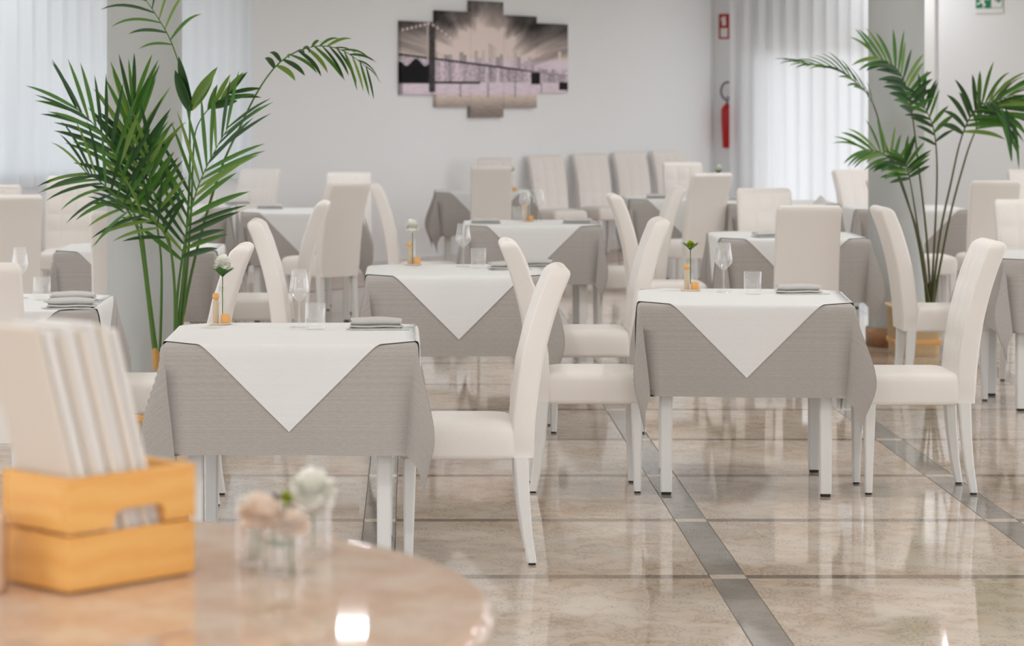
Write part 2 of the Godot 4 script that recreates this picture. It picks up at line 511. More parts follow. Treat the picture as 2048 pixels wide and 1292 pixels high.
func make_chair(label: String, at: Vector3, turn: float, group: String) -> Node3D:
	var t := thing("dining_chair", label, "chair", at, turn, group)
	put("seat", seat_mesh(), M.hide, t)
	put("backrest", back_mesh(), M.hide, t)
	for s in [-1, 1]:
		var l := put("leg", bar_mesh([[Vector3(0, 0.008, 0), 0.0145, 0.0145], [Vector3(0, 0.2, -0.002), 0.019, 0.019], [Vector3(0, 0.358, -0.004), 0.0225, 0.0225]]), M.paint, t, Vector3(0.142 * s, 0, 0.198))
		put("foot_glide", bar_mesh([[Vector3(0, 0, 0), 0.012, 0.012], [Vector3(0, 0.008, 0), 0.012, 0.012]]), M.glide, l)
		l = put("leg", bar_mesh([[Vector3(0, 0.008, 0), 0.0145, 0.0155], [Vector3(0, 0.1, 0.016), 0.0165, 0.018], [Vector3(0, 0.22, 0.029), 0.019, 0.0215], [Vector3(0, 0.36, 0.037), 0.0225, 0.0245]]), M.paint, t, Vector3(0.142 * s, 0, -0.215))
		put("foot_glide", bar_mesh([[Vector3(0, 0, 0), 0.012, 0.012], [Vector3(0, 0.008, 0), 0.012, 0.012]]), M.glide, l)
	return t


var chair0: Node3D


func chair(x: float, d: float, turn: float, label: String, group := "") -> void:
	var at := Vector3(x, 0, -d)
	if chair0 == null:
		chair0 = make_chair(label, at, deg_to_rad(turn), group)
	else:
		again(chair0, "dining_chair", label, "chair", at, deg_to_rad(turn), group)


# where a cloth's point (u, v) from the middle of the table comes to lie; out lifts a second cloth off the first
func drape(u: float, v: float, out: float, seed_: float) -> Vector3:
	var h := HALF + out
	var r := 0.014
	var a := maxf(absf(u) - HALF, 0.0)
	var b := maxf(absf(v) - HALF, 0.0)
	var su := signf(u)
	var sv := signf(v)
	var y := TOP + out
	if a == 0.0 and b == 0.0:
		return Vector3(u, y, v)
	if b == 0.0 or a == 0.0:
		var along := v if b == 0.0 else u
		var k := a + b
		var q := r * (1.0 - exp(-k / r))
		var side := su if b == 0.0 else sv * 3.0
		var f := k / DROP
		var wave := 0.010 * f * sin(along * 8.0 + seed_ + side * 1.7) + 0.004 * f * sin(along * 19.0 + seed_ * 2.0 + side)
		wave *= clampf((HALF - absf(along)) / 0.1, 0.0, 1.0)
		var o := q + 0.035 * f * f * absf(along / HALF) ** 3 * 0.2 + wave
		var drop := k - q
		var pull := 1.0 - 0.075 * f * pow(absf(along / HALF), 5.0)      # the corner folds draw the face's edges in
		if b == 0.0:
			return Vector3(su * (h + o), y - drop, v * pull)
		return Vector3(u * pull, y - drop, sv * (h + o))
	var k := Vector2(a, b).length()
	var phi := atan2(b, a)
	var q := r * (1.0 - exp(-k / r))
	var f := k / DROP
	var e := 0.035 * f * f * 0.2
	var dir := Vector2(cos(phi), sin(phi))
	var bulge := smoothstep(0.0, 0.85, f) * (1.0 - 0.80 * smoothstep(0.85, 1.42, f))
	var fin := (0.5 - 0.5 * cos(4.0 * phi)) * 0.080 - absf(sin(4.0 * phi)) * 0.034
	var skew := sin(2.0 * phi) * 0.016 * sin(seed_ * 3.0 + su * 1.3 + sv * 2.1) * f
	var kind := roundi((seed_ - 0.4) / 1.9)
	fin *= [[1.25, 0.80], [0.65, 1.20], [0.95, 0.95], [1.0, 0.8]][kind][0 if su < 0 else 1]
	var draw := 0.075 * HALF * f
	var px := h + (q + e) * dir.x + bulge * fin * 0.80 - skew - draw * dir.y * dir.y
	var pz := h + (q + e) * dir.y + bulge * fin * 0.60 + skew - draw * dir.x * dir.x
	return Vector3(su * px, y - (k - q) * (1.0 - 0.02 * bulge), sv * pz)


func grey_cloth_mesh(seed_: float) -> ArrayMesh:
	var b := MB.new()
	var ks := []
	for i in 23: ks.append(lerpf(-HALF - DROP, -HALF, i / 22.0))
	for i in range(1, 13): ks.append(lerpf(-HALF, HALF, i / 12.0))
	for i in range(1, 23): ks.append(lerpf(HALF, HALF + DROP, i / 22.0))
	var rows := []
	var uvs := []
	for v in ks:
		var row := PackedVector3Array()
		var tx := PackedVector2Array()
		for u in ks:
			row.append(drape(u, v, 0.0, seed_)); tx.append(Vector2(u, v))
		rows.append(row); uvs.append(tx)
	b.grid(rows, false, false, 0, uvs)
	return b.mesh()


func white_cloth_mesh(seed_: float) -> ArrayMesh:
	var b := MB.new()
	var lim := DIAMOND - HALF
	var vs := []
	for i in 5: vs.append(lerpf(-HALF, -lim, i / 4.0))
	for i in range(1, 17): vs.append(lerpf(-lim, lim, i / 16.0))
	for i in range(1, 5): vs.append(lerpf(lim, HALF, i / 4.0))
	var rows := []
	var uvs := []
	for v in vs:
		var w := minf(HALF, DIAMOND - absf(v))
		var row := PackedVector3Array()
		var tx := PackedVector2Array()
		for i in 17:
			var u := lerpf(-w, w, i / 16.0)
			row.append(drape(u, v, 0.004, seed_)); tx.append(Vector2(u, v))
		rows.append(row); uvs.append(tx)
	b.grid(rows, false, false, 0, uvs)
	for side in 4:
		rows = []; uvs = []
		for j in 17:
			var k := lim * pow(j / 16.0, 1.35)
			var row := PackedVector3Array()
			var tx := PackedVector2Array()
			for i in 17:
				var s := lerpf(-(lim - k), lim - k, i / 16.0)
				var c: Vector2 = [Vector2(s, HALF + k), Vector2(s, -HALF - k), Vector2(HALF + k, s), Vector2(-HALF - k, s)][side]
				row.append(drape(c.x, c.y, 0.004, seed_)); tx.append(c)
			rows.append(row); uvs.append(tx)
		b.grid(rows, false, false, 0, uvs)
	return b.mesh()


var table0: Node3D
var cloths := []


func table(x: float, d: float, where: String, kind: int, turn := 0.0) -> void:
	var at := Vector3(x, 0, -d)
	if cloths.is_empty():
		for k in 4: cloths.append([grey_cloth_mesh(k * 1.9 + 0.4), white_cloth_mesh(k * 1.9 + 0.4)])
	var label := "square table on white legs, " + where
	if table0 == null:
		table0 = thing("dining_table", label, "table", at, turn, "square dining tables")
		var b := MB.new()
		b.box(Vector3(0, 0.733, 0), Vector3(0.81, 0.028, 0.81), 0.006)
		put("tabletop", b.mesh(), M.paint, table0)
		b = MB.new()
		for s in [-1, 1]:
			b.box(Vector3(0, 0.68, 0.335 * s), Vector3(0.62, 0.076, 0.02))
			b.box(Vector3(0.335 * s, 0.68, 0), Vector3(0.02, 0.076, 0.62))
		put("apron", b.mesh(), M.paint, table0)
		for sx in [-1, 1]:
			for sz in [-1, 1]:
				var l := put("leg", bar_mesh([[Vector3(0, 0.012, 0), 0.023, 0.023], [Vector3(0, 0.718, 0), 0.026, 0.026]]), M.paint, table0, Vector3(0.31 * sx, 0, 0.335 * sz))
				put("foot_glide", bar_mesh([[Vector3(0, 0, 0), 0.019, 0.019], [Vector3(0, 0.012, 0), 0.019, 0.019]]), M.glide, l)
	else:
		again(table0, "dining_table", label, "table", at, turn, "square dining tables")
	tag(put("tablecloth", cloths[kind][0], M.linen, null, at, turn), "grey linen tablecloth, " + where, "tablecloth", "grey tablecloths")
	tag(put("overcloth", cloths[kind][1], M.white_cloth, null, at, turn), "white cornerwise overcloth, " + where, "tablecloth", "white overcloths")


# ---------------------------------------------------------------- table ware
func wine_glass_mesh() -> ArrayMesh:
	var b := MB.new()
	b.lathe([[0.0, 0.0], [0.034, 0.0], [0.036, 0.0015], [0.030, 0.003], [0.008, 0.006], [0.0042, 0.012], [0.0036, 0.04], [0.0036, 0.082], [0.006, 0.090], [0.018, 0.103], [0.034, 0.120], [0.0365, 0.128], [0.0355, 0.140], [0.031, 0.170], [0.0262, 0.204], [0.0258, 0.2047], [0.0250, 0.204], [0.0298, 0.170], [0.0343, 0.140], [0.0352, 0.128], [0.033, 0.1215], [0.017, 0.1055], [0.006, 0.095], [0.0, 0.093]], 28)
	return b.mesh()


func tumbler_mesh(r: float, h: float) -> ArrayMesh:
	var b := MB.new()
	b.lathe([[0.0, 0.0], [r * 0.90, 0.0], [r * 0.96, 0.003], [r, 0.012], [r, h - 0.001], [r - 0.0008, h], [r - 0.0018, h - 0.001], [r - 0.002, 0.02], [r - 0.006, 0.013], [0.0, 0.011]], 28)
	return b.mesh()


func blade_points(list: Array, y: float, th: float) -> ArrayMesh:   # a flat outline given a thickness
	var b := MB.new()
	var flat := PackedVector2Array()
	for q in list: flat.append(Vector2(q[0], q[1]))
	var idx := Geometry2D.triangulate_polygon(flat)
	var mid := Vector3(0, y, 0)
	for i in range(0, idx.size(), 3):
		for s in [-0.5, 0.5]:
			var a := Vector3(flat[idx[i]].x, y + th * s, flat[idx[i]].y)
			var c := Vector3(flat[idx[i + 1]].x, y + th * s, flat[idx[i + 1]].y)
			var e := Vector3(flat[idx[i + 2]].x, y + th * s, flat[idx[i + 2]].y)
			b.tri_out(a, c, e, (a + c + e) / 3.0 - Vector3(0, s, 0))
	for i in flat.size():
		var p := flat[i]
		var q := flat[(i + 1) % flat.size()]
		b.quad(Vector3(p.x, y - th / 2, p.y), Vector3(q.x, y - th / 2, q.y), Vector3(q.x, y + th / 2, q.y), Vector3(p.x, y + th / 2, p.y))
	return b.mesh()


func napkin_mesh() -> ArrayMesh:             # a napkin rolled up loosely on its own flat tail
	var b := MB.new()
	for layer in 2:
		var rows := []
		var L := 0.182 - 0.010 * layer
		for i in 17:
			var t := i / 16.0
			var x := lerpf(-L / 2, L / 2, t)
			var e := pow(sin(PI * clampf(t, 0.015, 0.985)), 0.28)
			var row := PackedVector3Array()
			for k in 22:
				var a := TAU * k / 22.0
				var w: float = (0.046 if layer == 0 else 0.034) * (0.86 + 0.14 * e)
				var hh: float = (0.0050 if layer == 0 else 0.0150) * (0.55 + 0.45 * e)
				row.append(Vector3(x + 0.004 * sin(a * 2.0), (0.0053 if layer == 0 else 0.0215) + sin(a) * hh + 0.0012 * sin(x * 45.0 + layer), cos(a) * w - 0.004 * layer + 0.003 * sin(x * 25.0)))
			rows.append(row)
		b.grid(rows, true, true, layer * 3)
	return b.mesh()


func petal_shape(b: MB, dir: Vector3, root: Vector3, L: float, W: float, curl: float, g: int, lift := Vector3.UP) -> void:
	var side := dir.cross(lift).normalized()
	var up := side.cross(dir).normalized()
	var rows := []
	for i in 5:
		var t := i / 4.0
		var c := root + dir * (L * t) + up * (curl * t * t * L)
		var w := W * sin(PI * clampf(0.12 + t * 0.80, 0.0, 1.0))
		rows.append(PackedVector3Array([c - side * w + up * w * 0.25, c, c + side * w + up * w * 0.25]))
	b.grid(rows, false, false, g)


func bloom_mesh(r: float, count: int, seed_: int) -> ArrayMesh:       # a many-petalled round head
	var b := MB.new()
	var q := RandomNumberGenerator.new()
	q.seed = seed_
	b.lathe([[0.0, -r * 0.55], [r * 0.38, -r * 0.35], [r * 0.5, 0.0], [r * 0.38, r * 0.32], [0.0, r * 0.45]], 10, Vector3.ZERO, 1)
	for i in count:
		var y := 1.0 - 1.55 * (i + 0.5) / count
		var a := i * 2.39996 + q.randf() * 0.5
		var ring := sqrt(maxf(1.0 - y * y, 0.0))
		var dir := Vector3(cos(a) * ring, y, sin(a) * ring).normalized()
		petal_shape(b, dir, dir * r * 0.34, r * (0.58 + 0.2 * q.randf()), r * 0.40, -0.25 + 0.5 * q.randf(), 10 + i, Vector3(0.1, 1, 0.05) if absf(y) < 0.9 else Vector3(1, 0, 0))
	return b.mesh()


func leaf_ring_mesh(n: int, L: float, W: float, rise: float, seed_: int) -> ArrayMesh:
	var b := MB.new()
	var q := RandomNumberGenerator.new()
	q.seed = seed_
	for i in n:
		var a := TAU * i / n + q.randf() * 0.5
		petal_shape(b, Vector3(cos(a), rise + 0.3 * q.randf(), sin(a)).normalized(), Vector3.ZERO, L * (0.75 + 0.4 * q.randf()), W, -0.1, i)
	return b.mesh()


# the slim bud vase with its corked spice bottle and wooden block on one little dish
func bud_vase(x: float, d: float, y: float, label: String, full := true) -> void:
	var t := thing("bud_vase", label, "vase", Vector3(x, y, -d), 0, "bud vases")
	var b := MB.new()
	b.lathe([[0.0, 0.0], [0.036, 0.0], [0.042, 0.004], [0.0415, 0.0065], [0.034, 0.0045], [0.0, 0.004]], 24)
	put("dish", b.mesh(), M.blush, t)
	b = MB.new()
	b.lathe([[0.0, 0.0], [0.0105, 0.0], [0.0115, 0.002], [0.0115, 0.02], [0.009, 0.05], [0.0075, 0.09], [0.0085, 0.128], [0.0078, 0.1285], [0.0065, 0.09], [0.008, 0.05], [0.010, 0.02], [0.009, 0.004], [0.0, 0.003]], 16)
	put("tube", b.mesh(), M.glass, t, Vector3(0.004, 0.0045, -0.006))
	if full:
		b = MB.new()
		b.lathe([[0.0, 0.0], [0.010, 0.0], [0.0105, 0.002], [0.0105, 0.075], [0.007, 0.088], [0.0, 0.088]], 16)
		var bottle := put("spice_bottle", b.mesh(), M.spice, t, Vector3(-0.016, 0.0045, 0.012))
		b = MB.new()
		b.lathe([[0.0, 0.086], [0.0105, 0.087], [0.0125, 0.095], [0.0105, 0.105], [0.0, 0.107]], 16)
		put("cork", b.mesh(), M.peg, bottle)
	b = MB.new()
	b.lathe([[0.0, 0.0], [0.016, 0.0], [0.0175, 0.003], [0.0165, 0.026], [0.013, 0.033], [0.0, 0.034]], 16)
	put("wooden_block", b.mesh(), M.peg, t, Vector3(0.019, 0.0045, 0.014))


func flower(x: float, d: float, y: float, r: float, leafy: bool, label: String, seed_: int, petals: Material = null, stem := 0.15) -> void:
	var t := thing("flower", label, "flower", Vector3(x, y, -d), seed_ * 1.3, "cut flowers in the vases")
	var b := MB.new()
	b.tube([Vector3(0, -stem, 0), Vector3(0.001, -stem / 2, 0), Vector3(0, 0, 0)], [0.0018, 0.0018, 0.002], 6)
	put("stem", b.mesh(), M.stem, t)
	put("petals", bloom_mesh(r, 52, seed_), petals if petals else M.petal, t, Vector3(-r * 0.1, r * 0.75, 0))
	if leafy:
		put("leaves", leaf_ring_mesh(11, maxf(r * 1.5, 0.044), maxf(r * 0.36, 0.009), 0.75, seed_ + 2), M.leaf, t, Vector3(0, -r * 0.55, 0))
		put("bud", bloom_mesh(r * 0.42, 12, seed_ + 4), M.bud, t, Vector3(r * 0.85, r * 0.35, r * 0.3))


func small(called: String, mesh_: Mesh, mat: Material, x: float, d: float, turn: float, label: String, category: String, group: String, y := TOP + 0.0045) -> void:
	tag(put(called, mesh_, mat, null, Vector3(x, y, -d), turn), label, category, group)


# ---------------------------------------------------------------- palms
func spline(k: Array, t: float) -> Vector3:
	var n := k.size() - 1
	var f := clampf(t, 0.0, 0.9999) * n
	var i := int(f)
	var a: Vector3 = k[maxi(i - 1, 0)]
	var b: Vector3 = k[i]
	var c: Vector3 = k[i + 1]
	var e: Vector3 = k[mini(i + 2, n)]
	return b.cubic_interpolate(c, a, e, f - i)


func leaflet_mesh(root: Vector3, dir: Vector3, normal: Vector3, L: float, W: float, droop: float) -> ArrayMesh:
	var b := MB.new()
	var c := root
	var d := dir
	var left := PackedVector3Array()
	var mid := PackedVector3Array()
	var right := PackedVector3Array()
	var n := 7
	for i in n + 1:
		var t := i / float(n)
		var side := d.cross(normal).normalized()
		var up := side.cross(d).normalized()
		var w := W * pow(sin(PI * clampf(0.10 + t * 0.895, 0.0, 1.0)), 0.75) * (1.0 if t < 0.98 else 0.05)
		left.append(c - side * w + up * w * 0.35)
		mid.append(c)
		right.append(c + side * w + up * w * 0.35)
		d = (d + Vector3(0, -droop * (0.06 + 0.42 * t) , 0) / n * 2.6).normalized()
		c += d * (L / n)
	b.grid([left, mid, right], false, false, 0)
	return b.mesh()


func palm(fronds: Array, at: Vector3, label: String, mats: Array, seed_: int, width: float, pot := 1.0) -> void:
	var t := thing("potted_palm", label, "plant", at)
	var q := RandomNumberGenerator.new()
	q.seed = seed_
	for f in fronds:
		var k: Array = f[0]
		var pts := []
		var radii := []
		for i in 33:
			pts.append(spline(k, i / 32.0))
			radii.append(lerpf(0.0085, 0.0016, pow(i / 32.0, 0.8)))
		var b := MB.new()
		b.tube(pts, radii, 8)
		var fr := put("frond", b.mesh(), mats[3], t)
		b = MB.new()
		b.tube([spline(k, 0.0), spline(k, 0.03), spline(k, 0.06)], [0.0135, 0.0125, 0.009], 8)
		put("sheath", b.mesh(), mats[4], fr)
		var n: int = f[2]
		for i in n:
			var s := (i + 0.5) / n
			for sign_ in [-1, 1]:
				var tt: float = lerpf(f[1], 1.0, clampf(s + sign_ * 0.18 / n, 0.0, 1.0))
				var root := spline(k, tt)
				var T := (spline(k, minf(tt + 0.02, 0.999)) - spline(k, tt - 0.02)).normalized()
				var N := (Vector3(0, 0, 1) - T * T.z).normalized().rotated(T, f[7] + q.randf_range(-0.25, 0.25))
				var S: Vector3 = T.cross(N).normalized() * sign_
				var ang := deg_to_rad(lerpf(f[4], f[5], s) + q.randf_range(-6, 6))
				var dir: Vector3 = (T * cos(ang) + S * sin(ang) + N * 0.16).normalized()
				var L: float = f[3] * (0.62 + 0.6 * sin(PI * (0.12 + 0.7 * s))) * q.randf_range(0.88, 1.1)
				var pick := q.randf()
				var mat: Material = mats[0] if pick < 0.5 else mats[1] if pick < 0.85 else mats[2]
				put("leaflet", leaflet_mesh(root, dir, N, L, width * f[8] * (0.8 + 0.4 * q.randf()) * (1.0 - 0.3 * s), f[6] * q.randf_range(0.7, 1.25)), mat, fr)
	var b := MB.new()
	b.lathe([[0.0, 0.255 * pot], [0.136, 0.255 * pot], [0.136, 0.265 * pot], [0.0, 0.272 * pot]], 20)
	put("soil", b.mesh(), M.soil, t)
	b = MB.new()
	var rows := []
	for e in [[0.130, 0.0], [0.136, 0.006], [0.150, 0.286], [0.158, 0.289], [0.158, 0.304], [0.149, 0.304], [0.146, 0.25], [0.132, 0.02]]:
		var row := PackedVector3Array()
		for i in 32:
			var a := TAU * i / 32.0
			row.append(Vector3(signf(cos(a)) * pow(absf(cos(a)), 0.3), 0, signf(sin(a)) * pow(absf(sin(a)), 0.3)) * e[0] + Vector3(0, e[1] * pot, 0))
		rows.append(row)
	b.grid(rows, true, true)
	var p := put("planter", b.mesh(), M.pale_wood, t)
	b = MB.new()
	b.box(Vector3(0, 0.085, 0), Vector3(0.284, 0.03, 0.284), 0.004)
	put("band", b.mesh(), M.peg, p)


# ---------------------------------------------------------------- the room
func slab(b: MB, a: Vector2, c: Vector2, y0: float, y1: float, thick: float) -> void:   # a wall from a to c (x, depth), its room side on the line
	var along := c - a
	var mid := (a + c) / 2.0
	var dir := Vector3(along.x, 0, -along.y).normalized()
	var out := Vector3.UP.cross(dir)
	b.box(Vector3(mid.x, (y0 + y1) / 2.0, -mid.y) + out * thick / 2.0, Vector3(along.length(), y1 - y0, thick), 0.001, Basis(dir, Vector3.UP, dir.cross(Vector3.UP)))


func wall_with(called: String, a: Vector2, c: Vector2, openings: Array, height: float) -> void:   # openings: [from, to, sill, head] metres along the wall
	var b := MB.new()
	var L := (c - a).length()
	var u := (c - a) / L
	var s := -0.25
	for o in openings:
		slab(b, a + u * s, a + u * o[0], 0, height, 0.25)
		if o[2] > 0.01: slab(b, a + u * o[0], a + u * o[1], 0, o[2], 0.25)
		slab(b, a + u * o[0], a + u * o[1], o[3], height, 0.25)
		s = o[1]
	slab(b, a + u * s, c + u * 0.25, 0, height, 0.25)
	structure(put(called, b.mesh(), M.wall))


var windows := 0


func window(a: Vector2, c: Vector2, o: Array, bars: int, called := "") -> void:       # frame and panes set in an opening
	windows += 1
	var u := (c - a).normalized()
	var p: Vector2 = a + u * o[0]
	var q: Vector2 = a + u * o[1]
	var dir := Vector3(u.x, 0, -u.y)
	var back := dir.cross(Vector3.UP) * 1.0
	var bs := Basis(dir, Vector3.UP, back)
	var n := Node3D.new()
	n.name = called if called else "window_%d" % windows
	add_child(n, true)
	structure(n)
	var off := Vector3.UP.cross(dir) * 0.12
	var w: float = o[1] - o[0]
	var h: float = o[3] - o[2]
	var mid := Vector3((p.x + q.x) / 2, (o[2] + o[3]) / 2, -(p.y + q.y) / 2) + off
	var b := MB.new()
	for s in [-1, 1]:
		b.box(mid + Vector3(0, s * (h / 2 - 0.03), 0), Vector3(w, 0.06, 0.07), 0.004, bs)
		b.box(mid + dir * s * (w / 2 - 0.03), Vector3(0.06, h - 0.12, 0.07), 0.004, bs)
	for k in range(1, bars):
		b.box(mid + dir * (w * (float(k) / bars - 0.5)), Vector3(0.07, h - 0.12, 0.07), 0.004, bs)
	put("frame", b.mesh(), M.paint, n)
	for k in bars:
		b = MB.new()
		var pw := w / bars
		b.box(mid + dir * (w * ((k + 0.5) / bars - 0.5)), Vector3(pw - 0.05, h - 0.10, 0.006), 0.001, bs)
		put("pane", b.mesh(), M.pane, n)


func curtain_mesh(a: Vector2, c: Vector2, y0: float, y1: float, pitch: float, depth: float, seed_: float) -> ArrayMesh:
	var b := MB.new()
	var L := (c - a).length()
	var u := (c - a) / L
	var out := Vector2(u.y, -u.x)
	if out.y > 0.0: out = -out
	var n := int(L / pitch * 12.0)
	var rows := []
	for j in 7:
		var f := j / 6.0
		var row := PackedVector3Array()
		for i in n + 1:
			var s := L * i / n
			var w := s / pitch * TAU + 0.9 * sin(s * 3.1 + seed_) + 0.25 * sin(s * 9.0 + f * 1.3)
			var z := depth * (0.75 + 0.3 * sin(s * 2.3 + seed_)) * (0.8 + 0.35 * (1.0 - f)) * sin(w)
			var q := a + u * (s + 0.012 * cos(w)) + out * (z + 0.0)
			row.append(Vector3(q.x, lerpf(y0, y1, f), -q.y))
		rows.append(row)
	b.grid(rows, false, false, 0)
	return b.mesh()


func on_wall(x: float, off: float) -> Vector2:         # a point on the long wall, off metres into the room
	return Vector2(x, WALL_AT + WALL_RUN * x) + Vector2(0.8195, -0.573) * off


func on_side(x: float, off: float) -> Vector2:         # the same on the wall with the glass door
	return Vector2(x, 28.65 - 0.699 * (x - 3.287)) + Vector2(-0.573, -0.8195) * off


func art_texture() -> ImageTexture:            # a made-up river city with a suspension bridge, black and white
	var w := 400
	var h := 280
	var n := bytes(noise(0.02, 301, 4, 30.0), 512)
	var fine := bytes(noise(0.12, 305, 3), 512)
	var q := RandomNumberGenerator.new()
	q.seed = 77
	var tops := []
	var tones := []
	for k in 64:
		tops.append(q.randf_range(0.0, 0.075) + (0.05 if q.randf() < 0.2 else 0.0)); tones.append(q.randf_range(0.45, 0.95))
	var d := PackedByteArray()
	d.resize(w * h * 3)
	for j in h:
		for i in w:
			var x := i / float(w)
			var y := j / float(h)
			var g := fine[(j % 512) * 512 + i] / 255.0
			var ang := atan2(x - 0.52, 0.66 - y)
			var ray := n[(int(absf(ang) * 150.0 + 60.0) % 512) * 512 + (int((0.66 - y) * 130.0 + 300.0) % 512)] / 255.0
			var burst := exp(-pow((x - 0.46) / 0.20, 2.0) - pow((y - 0.36) / 0.24, 2.0))
			var low := smoothstep(0.18, 0.52, y)
			var l := 0.26 + 0.80 * burst * (0.6 + 0.9 * ray) + 0.50 * low + 0.40 * (ray - 0.5)
			var col := Vector3(1.0, 0.93, 0.90)
			if y > 0.50:
				col = Vector3(1.0, 0.93, 0.98)
			var b := int(x * 46.0) % 64
			var line := 0.475 + 0.16 * x
			var roof: float = line - 0.01 - tops[b] * (0.4 + 1.3 * exp(-pow((x - 0.55) / 0.25, 2.0)))
			if y > roof and y < line and x > 0.2:
				l = 0.25 + tones[b] * 0.72 + 0.15 * (g - 0.5) + 0.08 * float(int(x * 400.0) % 3 == 0)
			if y >= line and y < 0.695:
				l = 0.68 + 0.45 * (tones[(b * 5 + 3) % 64] - 0.6) + 0.30 * (g - 0.5)
			if y >= 0.695:
				l = 0.86 - 0.34 * smoothstep(0.76, 0.98, y) + 0.22 * (fine[((j * 4) % 512) * 512 + i / 3] / 255.0 - 0.5)
				if absf(sin(x * 19.0)) < 0.10 and y < 0.82: l -= 0.22
				if y > 0.80: col = Vector3(1.0, 0.92, 0.87)
			if absf(y - line) < 0.008: l = 0.12 + 0.5 * smoothstep(0.6, 0.85, x)
			if absf(y - 0.70) < 0.008 and x < 0.45: l = 0.15
			if x < 0.18 and y > 0.535 + 0.03 * sin(x * 60.0) and y < 0.70: l = 0.06
			if x > 0.76 and x < 0.82 and y > 0.61 and y < 0.71: l = 0.10
			if x > 0.94 and y > 0.69 and y < 0.76: l = 0.10
			if x > 0.152 and x < 0.186 and y > 0.18 and y < 0.78: l = 0.17 + 0.2 * g
			if x > 0.138 and x < 0.150 and y > 0.18 and y < 0.54: l = 0.72
			var cable := 0.22 + 1.6 * pow(absf(x - 0.165), 1.2) if x > 0.165 else 0.21 + 0.4 * absf(x - 0.165)
			if absf(y - cable) < 0.010 and x < 0.36 and sin(x * 260.0) > 0.1: l = 0.92
			if x > 0.935 and x < 0.955 and y > 0.42 and y < 0.56: l = 0.9
			l = clampf(l * 1.10, 0.04, 0.96)
			var k := (j * w + i) * 3
			for c in 3: d[k + c] = int(clampf(l * col[c], 0.0, 1.0) * 255.0)
	return picture(w, h, d)


func art_panel(x0: float, x1: float, y0: float, y1: float, mat: Material, label: String) -> void:
	var b := MB.new()
	var p := on_wall(x0, 0.004)
	var q := on_wall(x1, 0.004)
	var a := Vector3(p.x, 0, -p.y)
	var c := Vector3(q.x, 0, -q.y)
	var out := (c - a).normalized().cross(Vector3.UP) * 0.035
	var tu := func(x: float) -> float: return (x + 0.108) / 1.631
	var tv := func(y: float) -> float: return (2.46 - y) / 1.105
	var k := []
	for e in [[a, x0], [c, x1]]:
		for y in [y0, y1]:
			k.append([e[0] + Vector3(0, y, 0), Vector2(tu.call(e[1]), tv.call(y))])
	# front, then the canvas wrapped round the four edges, then the back
	var f := [k[0], k[1], k[3], k[2]]
	var mid: Vector3 = (a + c) / 2 + Vector3(0, (y0 + y1) / 2, 0) + out / 2
	b.tri(f[0][0] + out, f[1][0] + out, f[2][0] + out, -1, f[0][1], f[1][1], f[2][1])
	b.tri(f[0][0] + out, f[2][0] + out, f[3][0] + out, -1, f[0][1], f[2][1], f[3][1])
	for i in 4:
		var g = f[i]
		var h = f[(i + 1) % 4]
		b.tri(g[0], h[0], h[0] + out, -1, g[1], h[1], h[1])
		b.tri(g[0], h[0] + out, g[0] + out, -1, g[1], h[1], g[1])
	b.tri(f[2][0], f[1][0], f[0][0]); b.tri(f[3][0], f[2][0], f[0][0])
	tag(put("canvas_print", b.mesh(), mat), label, "picture", "five-panel canvas print of a bridge and skyline")


